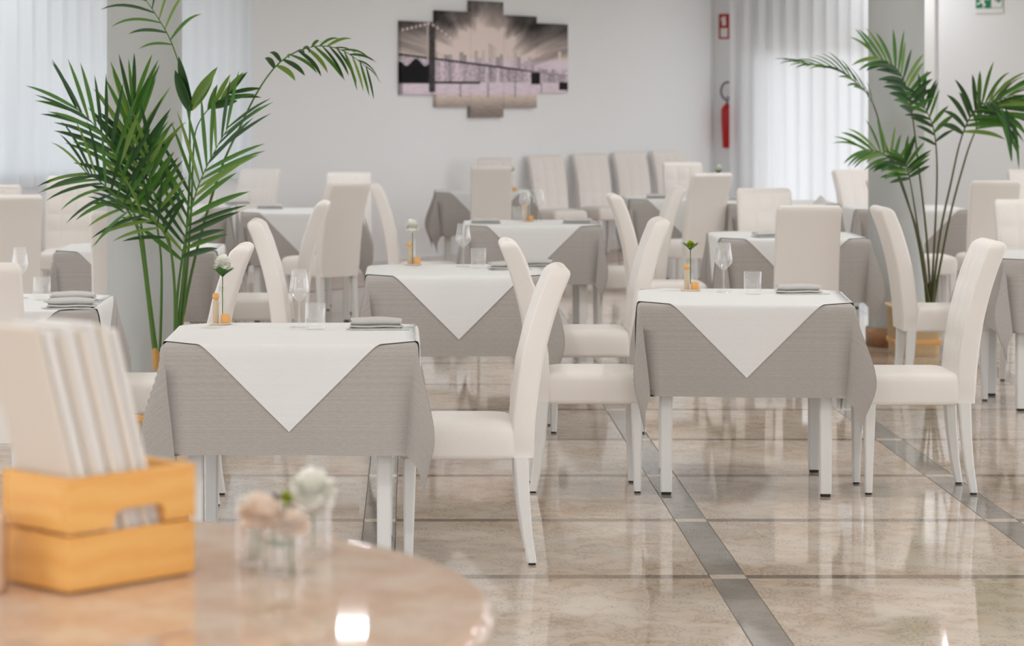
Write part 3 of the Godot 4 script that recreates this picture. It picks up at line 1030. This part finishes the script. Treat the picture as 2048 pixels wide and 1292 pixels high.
func build_room() -> void:
	var H := 3.2
	var c0 := Vector2(3.287, 28.65)
	var corner := Vector2(-6.5, 14.655)
	var far := Vector2(9, 24.657)
	# floor: a bed, and on it marble tiles, dark strips and pale squares where the strips cross
	var b := MB.new()
	b.box(Vector3(1.25, -0.107, -12.6), Vector3(16.2, 0.205, 34.2), 0.001)
	var fl := structure(put("floor", b.mesh(), M.grout))
	var pitch := 1.148
	var sw := 0.118
	var sd := 0.068
	var piece := func(w: float, l: float) -> ArrayMesh:
		var m := MB.new()
		m.box(Vector3(0, -0.0025, 0), Vector3(w - 0.0025, 0.005, l - 0.0025), 0.0012)
		return m.mesh()
	var kinds := [["tile", piece.call(pitch - sw, pitch - sd)], ["dark_strip", piece.call(sw, pitch - sd)], ["dark_strip", piece.call(pitch - sw, sd)], ["pale_square", piece.call(sw, sd)]]
	var rest := [[], [], [], []]
	for i in range(-7, 8):
		for j in range(-11, 19):
			var x := 1.037 + pitch * i
			var d := 8.64 + pitch * j
			for k in 4:
				var at := Vector3(x + (pitch / 2 if k % 2 == 0 else 0.0), 0, -d - (pitch / 2 if k < 2 else 0.0))
				var dd := -at.z
				if at.x < -6.6 or at.x > 9.1: continue
				if dd > WALL_AT + WALL_RUN * at.x + 1.3 or dd > 28.65 - 0.699 * (at.x - 3.287) + 1.0: continue
				if dd > 6.9 and dd < 25.5 and at.x > -0.155 * dd - 0.6 and at.x < 0.232 * dd + 0.6:
					put(kinds[k][0], kinds[k][1], M.tiles[(i * 5 + j * 3 + 60) % 6] if k == 0 else M.inset if k == 3 else M.strip if k == 1 else M.cross_strip, fl, at)
				else:
					rest[k].append(at)
	for k in 4:
		var mm := MultiMesh.new()
		mm.transform_format = MultiMesh.TRANSFORM_3D
		mm.mesh = kinds[k][1]
		mm.instance_count = rest[k].size()
		for n in rest[k].size(): mm.set_instance_transform(n, Transform3D(Basis(), rest[k][n]))
		var o := MultiMeshInstance3D.new()
		o.name = ["outer_tiles", "outer_strips", "outer_cross_strips", "outer_squares"][k]
		o.multimesh = mm
		o.material_override = [M.tiles[0], M.strip, M.cross_strip, M.inset][k]
		o.set_meta("kind", "stuff")
		fl.add_child(o, true)
	b = MB.new()
	b.box(Vector3(1.25, H + 0.1, -12.6), Vector3(16.2, 0.2, 34.2), 0.001)
	structure(put("ceiling", b.mesh(), M.ceiling))
	# walls, walked with the room on the right
	var wide := [3.3, 8.85, 0.95, 2.75]
	var door := [0.50, 1.98, 0.0, 2.12]
	var beside := [4.05, 6.6, 0.5, 2.9]
	wall_with("wall_back", corner, c0, [wide], H)
	window(corner, c0, wide, 4)
	wall_with("wall_side", c0, far, [door, beside], H)
	window(c0, far, beside, 2)
	window(c0, far, door, 2, "door_1")
	var side := [[1.2, 7.2, 0.45, 2.9], [8.4, 14.4, 0.45, 2.9], [15.6, 21.6, 0.45, 2.9]]
	wall_with("wall_right", far, Vector2(9, -4), side, H)
	for o in side: window(far, Vector2(9, -4), o, 3)
	var broad := [[1.0, 7.2, 0.3, 2.9], [8.3, 14.5, 0.3, 2.9]]
	wall_with("wall_front", Vector2(9, -4), Vector2(-6.5, -4), broad, H)
	for o in broad: window(Vector2(9, -4), Vector2(-6.5, -4), o, 4)
	side = [[4.0, 9.8, 0.45, 2.9], [11.0, 16.8, 0.45, 2.9]]
	wall_with("wall_left", Vector2(-6.5, -4), corner, side, H)
	for o in side: window(Vector2(-6.5, -4), corner, o, 3)
	for e in [["baseboard_back", corner, c0, 0.0, 17.05], ["baseboard_side", c0, far, 2.6, 6.95]]:
		b = MB.new()
		var u: Vector2 = (e[2] - e[1]).normalized()
		var off := Vector2(u.y, -u.x)
		if off.y > 0: off = -off
		slab(b, e[1] + u * e[3] + off * 0.015, e[1] + u * e[4] + off * 0.015, 0.0, 0.1, 0.015)
		structure(put(e[0], b.mesh(), M.paint))
	b = MB.new()
	slab(b, on_wall(-5.6, 0.97), on_wall(2.7, 0.97), 0.0, 0.004, 0.95)
	structure(put("trim_1", b.mesh(), M.border))
	b = MB.new()
	slab(b, on_side(5.31, 0.05), on_side(5.40, 0.05), 0.0, H, 0.05)
	structure(put("trim_2", b.mesh(), M.ceiling))
	# two round columns
	for e in [["column_1", -1.307, 13.05, 0.184], ["column_2", 3.05, 16.62, 0.174]]:
		b = MB.new()
		b.lathe([[e[3], 0.0], [e[3], H]], 64)
		structure(put(e[0], b.mesh(), M.column, null, Vector3(e[1], 0, -e[2])))
		b = MB.new()
		b.lathe([[e[3], 0.0], [e[3] + 0.018, 0.0], [e[3] + 0.018, 0.112], [e[3] + 0.012, 0.118], [e[3], 0.118]], 64, Vector3.ZERO, 0, true)
		structure(put("trim_%d" % (3 if e[1] < 0 else 4), b.mesh(), M.border, null, Vector3(e[1], 0, -e[2])))
	# curtains
	tag(put("curtain", curtain_mesh(on_wall(-4.9, 0.10), on_wall(-2.12, 0.10), 0.885, 3.15, 0.17, 0.035, 0.3), M.curtain), "pleated white sheer curtain behind the left palm's long leaflets, ending above the sill", "curtain", "sheer window curtains")
	tag(put("curtain", curtain_mesh(on_wall(-2.06, 0.10), on_wall(-1.375, 0.10), 0.885, 3.15, 0.15, 0.03, 1.7), M.curtain), "short length of white sheer curtain between the left column and the bare wall", "curtain", "sheer window curtains")
	tag(put("curtain", curtain_mesh(on_side(3.505, 0.13), on_side(5.02, 0.13), 0.02, 3.16, 0.155, 0.045, 2.2), M.sheer), "floor-length sheer white curtain glowing in front of the glass door", "curtain")


func lamps() -> void:                            # round recessed ceiling lamps, each a glowing disc and a light just under it
	var rim := MB.new()
	rim.lathe([[0.098, 3.2], [0.122, 3.2], [0.12, 3.192], [0.10, 3.188], [0.098, 3.19]], 32, Vector3.ZERO, 0, true)
	var disc := MB.new()
	disc.lathe([[0.0, 3.194], [0.098, 3.194], [0.098, 3.2], [0.0, 3.2]], 32)
	var rim_mesh := rim.mesh()
	var disc_mesh := disc.mesh()
	for i in range(-2, 4):
		for j in range(-4, 4):
			var x := -0.32 + 2.5 * i
			var d := 14.7 + 4.0 * j
			if d > WALL_AT + WALL_RUN * x - 0.9 or d > 28.65 - 0.699 * (x - 3.287) - 0.5: continue
			var t := thing("ceiling_lamp", "round recessed ceiling lamp with a white rim", "lamp", Vector3(x, 0, -d), 0, "recessed ceiling lamps")
			put("rim", rim_mesh, M.paint, t)
			put("diffuser", disc_mesh, M.lamp, t)
			var l := AreaLight3D.new()
			l.name = "lamp_light"
			l.area_size = Vector2(0.17, 0.17)
			l.light_color = LAMP_COLOR
			l.light_energy = LAMP_ENERGY
			l.area_normalize_energy = true
			l.area_range = 40.0
			l.shadow_enabled = true
			l.rotation.x = -PI / 2
			l.position = Vector3(0, 3.184, 0)
			t.add_child(l, true)


func round_table() -> void:
	var at := Vector3(-0.64, 0, -3.5)
	var t := thing("round_table", "round polished pinkish marble table holding the wooden crate", "table", at)
	var b := MB.new()
	var prof := [[0.0, 0.865], [0.725, 0.865]]
	for i in 9:
		var a := -PI / 2 + PI * i / 8.0
		prof.append([0.735 + 0.0175 * cos(a), 0.8825 + 0.0175 * sin(a)])
	prof.append([0.725, 0.9]); prof.append([0.0, 0.9])
	b.lathe(prof, 128)
	put("tabletop", b.mesh(), M.counter, t)
	b = MB.new()
	b.lathe([[0.0, 0.0], [0.30, 0.0], [0.31, 0.01], [0.30, 0.03], [0.08, 0.06], [0.055, 0.12], [0.055, 0.80], [0.12, 0.85], [0.20, 0.865], [0.0, 0.865]], 48)
	put("pedestal", b.mesh(), M.paint, t)


func crate() -> void:
	var e1 := Vector3(0.70, 0, -0.714)            # along the long side, away to the right
	var e2 := Vector3(-0.714, 0, -0.70)           # along the short side, away to the left
	var turn := atan2(-e1.z, e1.x)
	var L := 0.225
	var W := 0.148
	var base := Vector3(-0.4575, 0.9015, -3.545) + e1 * L / 2 + e2 * W / 2
	var t := thing("crate", "small open wooden crate of slats standing on the round marble table", "crate", base, turn)
	var slat := func(sz: Vector3, pos: Vector3) -> void:
		var m := MB.new()
		m.box(Vector3.ZERO, sz, 0.002)
		put("slat", m.mesh(), M.crate, t, pos)
	var hh := 0.074
	for y in [0.0385, 0.1165]:
		slat.call(Vector3(W * 0 + 0.011, hh, W - 0.0225), Vector3(-L / 2 + 0.0055, y, 0))
		slat.call(Vector3(0.011, hh, W - 0.0225), Vector3(L / 2 - 0.0055, y, 0))
		slat.call(Vector3(L, hh, 0.011), Vector3(0, y, -W / 2 + 0.0055))
	slat.call(Vector3(L, hh, 0.011), Vector3(0, 0.0385, W / 2 - 0.0055))
	# the upper front slat has the hand hole cut from its lower edge
	var outline := [[-L / 2, 0.0795], [-L / 2, 0.1535], [L / 2, 0.1535], [L / 2, 0.0795], [0.058, 0.0795], [0.056, 0.098], [0.048, 0.1045], [-0.022, 0.1045], [-0.030, 0.098], [-0.034, 0.0795]]
	put("slat", blade_points(outline.map(func(q): return [q[0], -q[1]]), 0.0, 0.011), M.crate, t, Vector3(0, 0, W / 2 - 0.0055)).rotation.x = PI / 2
	var m := MB.new()
	m.box(Vector3(0, 0.004, 0), Vector3(L - 0.024, 0.007, W - 0.024), 0.001)
	put("bottom_board", m.mesh(), M.crate, t)
	for sx in [-1, 1]:
		for sz in [-1, 1]:
			m = MB.new()
			m.box(Vector3(sx * (L / 2 - 0.0165), 0.078, sz * (W / 2 - 0.0165)), Vector3(0.010, 0.14, 0.010), 0.001)
			put("corner_post", m.mesh(), M.peg, t)
	# folded menu cards stand in the crate, tops tipped to the left
	for k in 12:
		m = MB.new()
		var th: float = [0.0100, 0.0090, 0.0104, 0.0088, 0.0098, 0.0102][k % 6]
		var hgt := 0.362 - 0.004 * ((k * 5) % 4)
		m.box(Vector3(0, hgt / 2, 0), Vector3(th, hgt, 0.116), 0.001)
		var card := put("menu_card", m.mesh(), M.paper if k % 3 else M.paper_warm)
		card.position = base + Basis(Vector3.UP, turn) * Vector3(-L / 2 + 0.064 + k * 0.0112, 0.0105, -0.001 + 0.003 * sin(k * 2.3))
		card.rotation = Vector3(0, turn, 0)
		card.rotate_object_local(Vector3(0, 0, 1), deg_to_rad(16.5 - 0.08 * k))
		tag(card, ["foremost", "second", "third", "fourth", "fifth", "sixth", "seventh", "eighth", "ninth", "tenth", "eleventh", "hindmost"][k] + " menu card, counted from the left, standing in the wooden crate", "menu", "menu cards in the crate")
	# the neighbour at the picture's edge
	m = MB.new()
	m.box(Vector3(0, 0.0535, 0), Vector3(0.12, 0.107, 0.06), 0.006)
	tag(put("box", m.mesh(), M.counter, null, Vector3(-0.606, 0.9005, -3.578)), "low pinkish stone box beside the wooden crate on the marble table", "box")


func flower_glasses() -> void:
	var spots := [[-0.224, 3.79, 0.0255, 0.098], [-0.180, 3.70, 0.0300, 0.082], [-0.139, 3.86, 0.0245, 0.092]]
	var names := ["clear glass of water under the pale flower nearest the wooden crate", "clear glass standing in front, foremost of three on the marble table", "clear glass at the right of the three, under a white carnation"]
	for k in 3:
		var s = spots[k]
		var at := Vector3(s[0], 0.9005, -s[1])
		var t := thing("tumbler", names[k], "glass", at, 0, "flower glasses on the round table")
		put("glass", tumbler_mesh(s[2], s[3]), M.glass, t)
		var b := MB.new()
		b.lathe([[0.0, 0.0125], [s[2] - 0.0065, 0.0135], [s[2] - 0.0026, 0.0205], [s[2] - 0.0024, s[3] * 0.62], [0.0, s[3] * 0.62]], 24)
		put("water", b.mesh(), M.water, t)
	flower(-0.226, 3.79, 0.955, 0.026, false, "pale carnation in the glass nearest the wooden crate", 3, M.petal, 0.05)
	flower(-0.203, 3.70, 0.955, 0.034, false, "blush carnation leaning left over the foremost glass", 5, M.blush, 0.05)
	flower(-0.165, 3.70, 0.950, 0.025, false, "smaller blush carnation leaning right over the foremost glass", 7, M.blush, 0.05)
	flower(-0.141, 3.86, 0.962, 0.036, false, "large white carnation over the glass at the right", 9, M.petal, 0.05)
	flower(-0.175, 3.74, 0.992, 0.011, false, "lime green button flower between the carnations", 11, M.lime, 0.08)
	flower(-0.193, 3.74, 0.994, 0.008, false, "dark plum bud beside the lime green button flower", 13, M.plum, 0.08)
	flower(-0.214, 3.75, 0.994, 0.007, false, "dark plum bud above the pale carnation", 15, M.plum, 0.08)
	var g := MB.new()
	g.lathe([[0.0, -0.006], [0.011, -0.004], [0.013, 0.004], [0.0, 0.008]], 12)
	tag(put("leaf", leaf_ring_mesh(7, 0.026, 0.010, 0.2, 8), M.leaf_pale, null, Vector3(-0.182, 0.938, -3.70)), "green leaves under the blush carnations in the foremost glass", "leaves")


func fire_gear() -> void:
	var at2 := on_side(3.287 + 0.8195 * 0.195, 0.07)
	var t := thing("fire_extinguisher", "red fire extinguisher hung on the wall beside the glowing curtain", "extinguisher", Vector3(at2.x, 0, -at2.y), atan2(-0.573, 0.8195))
	var b := MB.new()
	b.lathe([[0.0, 1.0], [0.040, 1.0], [0.048, 1.012], [0.062, 1.30], [0.062, 1.40], [0.056, 1.435], [0.036, 1.462], [0.018, 1.472], [0.0, 1.474]], 28)
	put("cylinder", b.mesh(), M.red, t)
	b = MB.new()
	b.lathe([[0.0, 1.47], [0.014, 1.47], [0.014, 1.51], [0.020, 1.515], [0.020, 1.53], [0.0, 1.53]], 16)
	put("valve", b.mesh(), M.steel, t)
	b = MB.new()
	b.box(Vector3(0.035, 1.545, 0), Vector3(0.09, 0.012, 0.018), 0.002)
	b.box(Vector3(0.035, 1.522, 0), Vector3(0.075, 0.008, 0.016), 0.002)
	put("handle", b.mesh(), M.black, t)
	b = MB.new()
	var pts := []
	var rad := []
	for i in 17:
		var a := -0.5 * PI - TAU * 0.62 * i / 16.0
		pts.append(Vector3(0.02 + 0.082 * cos(a), 1.61 + 0.098 * sin(a), 0.012 + 0.012 * i / 16.0))
		rad.append(0.0095)
	b.tube(pts, rad, 10)
	put("hose", b.mesh(), M.black, t)
	# the sign above it: red, with a white extinguisher and a white field under it
	var s2 := on_side(3.287 + 0.8195 * 0.128, 0.006)
	var s := thing("fire_sign", "small red and white fire extinguisher sign on the wall", "sign", Vector3(s2.x, 2.174, -s2.y), atan2(-0.573, 0.8195))
	b = MB.new()
	b.box(Vector3(0, 0.135, 0), Vector3(0.134, 0.27, 0.008), 0.002)
	put("plate", b.mesh(), M.sign_red, s)
	b = MB.new()
	b.box(Vector3(0, 0.068, 0.0052), Vector3(0.085, 0.098, 0.003), 0.001)
	put("field", b.mesh(), M.sign_white, s)
	var ex := blade_points([[-0.022, -0.145], [0.022, -0.145], [0.022, -0.205], [0.012, -0.222], [0.028, -0.236], [0.010, -0.242], [-0.008, -0.242], [-0.034, -0.228], [-0.038, -0.190], [-0.030, -0.190], [-0.027, -0.218], [-0.012, -0.226], [-0.022, -0.205]], 0.0, 0.003)
	put("pictogram", ex, M.sign_white, s, Vector3(0, 0, 0.0052)).rotation.x = PI / 2
	# the exit sign at the picture's top edge
	s2 = on_side(3.287 + 0.8195 * 3.155, 0.008)
	s = thing("exit_sign", "green and white emergency exit sign high on the far wall", "sign", Vector3(s2.x, 2.395, -s2.y), atan2(-0.573, 0.8195))
	b = MB.new()
	b.box(Vector3(0, 0.11, 0), Vector3(0.295, 0.22, 0.012), 0.002)
	put("plate", b.mesh(), M.sign_white, s)
	b = MB.new()
	b.box(Vector3(-0.062, 0.133, 0.0072), Vector3(0.165, 0.158, 0.003), 0.001)
	b.box(Vector3(0.140, 0.133, 0.0072), Vector3(0.006, 0.158, 0.003), 0.001)
	b.box(Vector3(0.08, 0.209, 0.0072), Vector3(0.12, 0.005, 0.003), 0.001)
	b.box(Vector3(0.08, 0.057, 0.0072), Vector3(0.12, 0.005, 0.003), 0.001)
	put("green_field", b.mesh(), M.green, s)
	var man := blade_points([[-0.135, -0.092], [-0.120, -0.088], [-0.085, -0.112], [-0.060, -0.085], [-0.075, -0.062], [-0.058, -0.060], [-0.036, -0.092], [-0.058, -0.118], [-0.040, -0.148], [-0.010, -0.135], [-0.004, -0.150], [-0.042, -0.172], [-0.085, -0.172], [-0.112, -0.140], [-0.100, -0.132], [-0.080, -0.155], [-0.068, -0.155], [-0.094, -0.122], [-0.128, -0.104]], 0.0, 0.003)
	put("running_figure", man, M.sign_white, s, Vector3(0, 0, 0.0095)).rotation.x = PI / 2
	b = MB.new()
	b.lathe([[0.0, 0.0], [0.015, 0.0], [0.015, 0.003], [0.0, 0.003]], 16)
	put("running_head", b.mesh(), M.sign_white, s, Vector3(-0.034, 0.192, 0.0085)).rotation.x = PI / 2
	put("arrow", blade_points([[0.060, -0.125], [0.092, -0.125], [0.092, -0.100], [0.128, -0.133], [0.092, -0.166], [0.092, -0.141], [0.060, -0.141]], 0.0, 0.003), M.green, s, Vector3(0, 0, 0.0072)).rotation.x = PI / 2


func dress(x: float, d: float, where: String, vase: Array, wine: Array, tumbler: Array, napkins: Array, cutlery := true) -> void:
	# every list holds [x, depth] places in the room
	if vase.size(): bud_vase(vase[0], vase[1], TOP + 0.0045, "bud vase with orange block, " + where)
	for k in wine.size(): small("wine_glass", WINE, M.glass, wine[k][0], wine[k][1], 0.3 * k, ("empty stemmed wine glass, " if k == 0 else "farther stemmed wine glass, ") + where, "glass", "wine glasses")
	for k in tumbler.size(): small("tumbler", TUMBLER, M.glass, tumbler[k][0], tumbler[k][1], 0.0, ("clear water tumbler, " if k == 0 else "second water tumbler, ") + where, "glass", "water tumblers")
	for k in napkins.size():
		var n: Array = napkins[k]
		small("napkin", NAPKIN, M.napkin, n[0], n[1], n[2], ("grey napkin rolled flat, " if k == 0 else "second rolled grey napkin, ") + where, "napkin", "rolled napkins")
		if cutlery:
			small("fork", FORK, M.steel, n[0] - 0.01, n[1] - 0.075, n[2] + 0.15, ("steel fork beside the napkin, " if k == 0 else "steel fork beside the second napkin, ") + where, "fork", "forks")
			small("knife", KNIFE, M.steel, n[0] + 0.01, n[1] - 0.115, n[2] + 0.05, ("steel knife beside the napkin, " if k == 0 else "steel knife beside the second napkin, ") + where, "knife", "knives")


var WINE: ArrayMesh
var TUMBLER: ArrayMesh
var NAPKIN: ArrayMesh
var FORK: ArrayMesh
var KNIFE: ArrayMesh
const LAMP_COLOR := Color(0.98, 0.99, 1.0)
const LAMP_ENERGY := 1.32


func _ready() -> void:
	var cam := Camera3D.new()
	cam.name = "camera"
	add_child(cam)
	cam.position = Vector3(0, EYE, 0)
	cam.near = 0.1
	cam.far = 200.0
	cam.projection = Camera3D.PROJECTION_FRUSTUM
	var lens := CameraAttributesPhysical.new()
	lens.frustum_near = 0.1
	lens.frustum_far = 200.0
	lens.frustum_focal_length = 98.0
	lens.frustum_focus_distance = 9.6
	lens.exposure_aperture = 5.2
	lens.auto_exposure_enabled = false
	cam.attributes = lens
	cam.size = 0.1 * 1292.0 / 5300.0              # a shifted lens: level camera, horizon near the top of the frame
	cam.frustum_offset = Vector2(0.1 * 204.0 / 5300.0, -0.1 * 456.0 / 5300.0)
	cam.current = true
	var env := Environment.new()
	env.background_mode = Environment.BG_SKY
	env.sky = Sky.new()
	var sky := ProceduralSkyMaterial.new()         # an even white overcast
	sky.sky_top_color = Color(0.93, 0.96, 1.0)
	sky.sky_horizon_color = Color(0.97, 0.98, 1.0)
	sky.ground_horizon_color = Color(0.80, 0.81, 0.80)
	sky.ground_bottom_color = Color(0.70, 0.70, 0.69)
	sky.sky_energy_multiplier = 1.58
	sky.ground_energy_multiplier = 1.1
	env.sky.sky_material = sky
	env.tonemap_mode = Environment.TONE_MAPPER_LINEAR
	env.tonemap_exposure = 1.20
	env.sdfgi_enabled = true
	env.ssao_enabled = true
	env.ssil_enabled = true
	var we := WorldEnvironment.new()
	we.name = "surroundings"
	we.environment = env
	add_child(we)

	make_materials()
	lamps()
	build_room()

	# tables, front to back
	var tables := [
		[-0.395, 9.07, "nearest the wooden crate", 0], [1.345, 10.73, "with the bright green flower, between two cream chairs", 1, -0.085],
		[0.22, 12.34, "just behind the table nearest the crate", 2], [0.77, 16.87, "holding an orange-blocked vase between two glasses", 3],
		[2.19, 15.42, "with a chair back turned squarely to us before it", 1], [0.63, 22.52, "against the long wall under the canvas prints", 0],
		[2.14, 21.09, "in front of the quilted chairs along the wall", 2], [-0.75, 18.72, "by the bare grey wall left of the prints", 1],
		[-1.72, 19.46, "under the curtain right of the left column", 3], [-1.625, 10.45, "behind the menu cards at the picture's edge", 2],
		[-1.435, 14.18, "tucked behind the left column", 0], [3.60, 19.21, "behind the right palm's stems", 3],
		[3.35, 13.52, "cut by the right edge of the picture", 0], [2.79, 20.10, "before the glowing curtain, with a pyramid napkin", 1]]
	for t in tables: table(t[0], t[1], t[2], t[3], t[4] if t.size() > 4 else 0.0)

	# chairs: x, depth, turn (0 faces us, 180 away, -90 left, 90 right)
	var beside := "cream chairs beside the tables"
	var wall_row := "quilted chairs along the long wall"
	chair(0.193, 9.0, -90, "cream high-back chair at the table nearest the crate, facing left", beside)
	chair(2.0, 10.56, -90, "cream high-back chair right of the table under the bright green flower", beside)
	chair(0.70, 10.60, 90, "cream chair facing right, its back crossing the nearest chair's back", beside)
	chair(0.865, 12.45, -90, "cream chair facing left, right of the second table behind the crate", beside)
	chair(-0.405, 12.3, 90, "cream chair facing right behind the wine glass on the nearest table", beside)
	chair(1.385, 16.77, -90, "cream chair facing left by the table with the orange-blocked vase", beside)
	chair(0.085, 17.2, 90, "cream chair facing right beside the small white-flowered vase, alone before the wall", beside)
	chair(1.50, 15.5, 90, "cream chair facing right, half hidden between two chairs facing left", beside)
	chair(2.09, 14.18, 180, "chair turned squarely away behind the table with the bright green flower", beside)
	chair(2.19, 16.1, 0, "chair facing us beyond the chair turned squarely away", beside)
	chair(0.66, 21.83, 180, "chair turned away in front of the table under the canvas prints", beside)
	chair(0.784, 24.08, 0, "chair whose top edge shows beyond the turned-away chair under the prints", beside)
	chair(2.09, 19.88, 208, "chair turned away and slightly left, under a small white bloom", beside)
	chair(2.34, 22.45, 0, "chair facing us in front of the last quilted chair by the wall", beside)
	chair(1.425, 25.26, 25, "quilted cream chair against the wall, first of the row from the left", wall_row)
	chair(1.90, 25.95, 25, "quilted cream chair against the wall, second of the row from the left", wall_row)
	chair(2.345, 26.60, 25, "quilted cream chair against the wall, third of the row from the left", wall_row)
	chair(2.79, 27.22, 25, "quilted cream chair against the wall, last of the row, nearest the extinguisher", wall_row)
	chair(-1.51, 9.44, 180, "cream chair back just above the menu cards at the left edge", beside)
	chair(-0.955, 10.27, -90, "cream chair facing left between the menu cards and the nearest table", beside)
	chair(-1.43, 13.535, 180, "chair turned away, a strip of it showing left of the left column", beside)
	chair(-0.78, 14.46, -90, "cream chair facing left, its seat behind the nearest bud vase", beside)
	chair(-2.37, 15.63, 194, "chair turned away at the left edge, behind the wine glass", beside)
	chair(-2.67, 16.75, 0, "chair whose top edge shows over the turned-away chair at the left edge", beside)
	chair(-2.42, 18.6, 0, "cream chair facing us below the left curtain's hem", beside)
	chair(-1.30, 20.5, -25, "cream chair by the bare wall just right of the curtain", beside)
	chair(-0.605, 17.86, 220, "tall chair turned away and left, its back leaning right, left of centre", beside)
	chair(-0.457, 19.55, 0, "chair whose top shows over the tall chair leaning right", beside)
	chair(2.755, 13.76, 90, "cream chair facing right in front of the right palm's planter", beside)
	chair(3.47, 18.05, 90, "cream chair seat showing behind the right palm's stems", beside)
	chair(3.95, 18.18, 180, "chair turned away at the right, above the quilted one facing us", beside)
	chair(3.40, 14.36, 0, "quilted chair facing us at the table cut by the right edge", beside)
	chair(4.79, 20.2, 0, "farthest chair at the right edge, its top beside a flower", beside)
	chair(3.56, 20.23, 30, "pinkish cream quilted chair turned right, between the curtain and the right column", beside)

	for o in get_children():                       # the row along the wall is a slightly wider make
		if o.get_meta("group", "") == wall_row: o.scale.x = 1.1
	# what lies on the tables
	WINE = wine_glass_mesh()
	TUMBLER = tumbler_mesh(0.036, 0.092)
	NAPKIN = napkin_mesh()
	FORK = blade_points([[-0.095, -0.006], [-0.06, -0.005], [0.03, -0.003], [0.05, -0.010], [0.092, -0.011], [0.092, -0.007], [0.066, -0.006], [0.066, -0.002], [0.092, -0.002], [0.092, 0.002], [0.066, 0.002], [0.066, 0.006], [0.092, 0.007], [0.092, 0.011], [0.05, 0.010], [0.03, 0.003], [-0.06, 0.005], [-0.095, 0.006]], 0.002, 0.0025)
	KNIFE = blade_points([[-0.10, -0.006], [-0.01, -0.005], [0.0, -0.009], [0.08, -0.010], [0.105, -0.002], [0.105, 0.002], [0.0, 0.004], [-0.01, 0.005], [-0.10, 0.006]], 0.002, 0.0025)
	dress(-0.395, 9.07, "on the table nearest the crate", [-0.672, 9.40], [[-0.388, 9.28]], [[-0.330, 9.20]], [[-0.118, 9.28, 0.02]])
	flower(-0.664, 9.39, 0.945, 0.034, true, "white flower with dark green leaves in the nearest bud vase", 21)
	dress(1.316, 10.73, "on the table before the squarely turned chair", [1.165, 11.02], [[1.293, 10.92]], [[1.40, 10.83]], [[1.60, 10.92, 0.02]])
	flower(1.165, 11.01, 0.935, 0.017, true, "small flower with bright green pointed leaves, right of centre", 23, M.lime)
	dress(0.22, 12.34, "on the second table behind the crate", [0.014, 12.68], [[0.252, 12.56]], [[0.322, 12.48]], [[0.585, 12.60, 0.0], [0.46, 12.42, 0.3]])
	flower(0.012, 12.67, 0.912, 0.037, false, "round white flower in the vase of the second table", 25)
	dress(0.77, 16.87, "on the table with two glasses round its vase", [0.758, 17.05], [[0.735, 17.0], [0.83, 17.08]], [[0.70, 17.15]], [[0.48, 16.78, 0.0], [1.06, 16.80, 0.0]], false)
	flower(0.762, 17.04, 0.90, 0.026, false, "white flower hidden behind wine glasses on the middle table", 27)
	dress(-1.625, 10.45, "on the table behind the menu cards", [], [[-1.56, 10.60]], [[-1.462, 10.52]], [[-1.335, 10.50, 0.02], [-1.30, 10.18, 0.02]])
	dress(-0.75, 18.72, "on the table by the bare wall", [], [], [], [[-1.0, 18.95, 0.0]], false)
	dress(-1.72, 19.46, "on the table under the curtain's end", [-1.43, 19.30], [], [], [[-1.28, 19.7, 0.2]], false)
	dress(0.63, 22.52, "on the table under the canvas prints", [0.868, 22.4], [], [], [], false)
	flower(0.85, 22.39, 0.93, 0.030, true, "yellowish white flower on the table under the canvas prints", 29)
	dress(2.14, 21.09, "on the table before the quilted row", [2.445, 21.0], [], [], [[1.95, 20.85, 0.0]], false)
	flower(2.445, 20.99, 0.965, 0.030, true, "white bloom showing over the turned chair near the curtain", 31)
	dress(2.19, 15.42, "on the table beyond the squarely turned chair", [], [], [], [[2.05, 15.16, 0.4]], false)
	dress(2.83, 20.02, "before the glowing curtain", [], [], [], [], false)
	var pyramid := MB.new()
	pyramid.lathe([[0.0, 0.0], [0.066, 0.0], [0.068, 0.004], [0.034, 0.034], [0.0, 0.064]], 4, Vector3.ZERO, -1)
	small("napkin", pyramid.mesh(), M.napkin, 3.08, 19.86, 0.3, "pale napkin folded to a pyramid in front of the glowing curtain", "napkin", "")

	palm(LEFT_PALM, Vector3(-1.137, 0, -12.3), "tall potted palm with long arching fronds in front of the left column", [M.leaf_dark, M.leaf, M.leaf_pale, M.stem, M.sheath], 5, 0.0125, 0.82)
	palm(RIGHT_PALM, Vector3(3.05, 0, -16.05), "potted palm with drooping fronds in front of the right column", [M.leaf, M.leaf_dark, M.leaf_pale, M.stem_dark, M.stem_dark], 8, 0.0145)

	var print_mat := plain(Color.WHITE, 0.7, 0.3)
	print_mat.albedo_texture = art_texture()
	print_mat.texture_repeat = false
	var panels := [[-0.108, 0.206, 1.575, 2.236, "leftmost canvas with the dark bridge tower"], [0.210, 0.531, 1.461, 2.344, "second canvas from the left, tower cables and light cloud"], [0.534, 0.855, 1.358, 2.450, "tallest middle canvas with the bright burst of cloud"], [0.858, 1.195, 1.445, 2.328, "second canvas from the right, low skyline under dark cloud"], [1.198, 1.523, 1.594, 2.264, "rightmost canvas with a thin pale spire"]]
	for p in panels: art_panel(p[0], p[1], p[2], p[3], print_mat, p[4] + ", in the five-part city print")
	fire_gear()
	round_table()
	crate()
	flower_glasses()
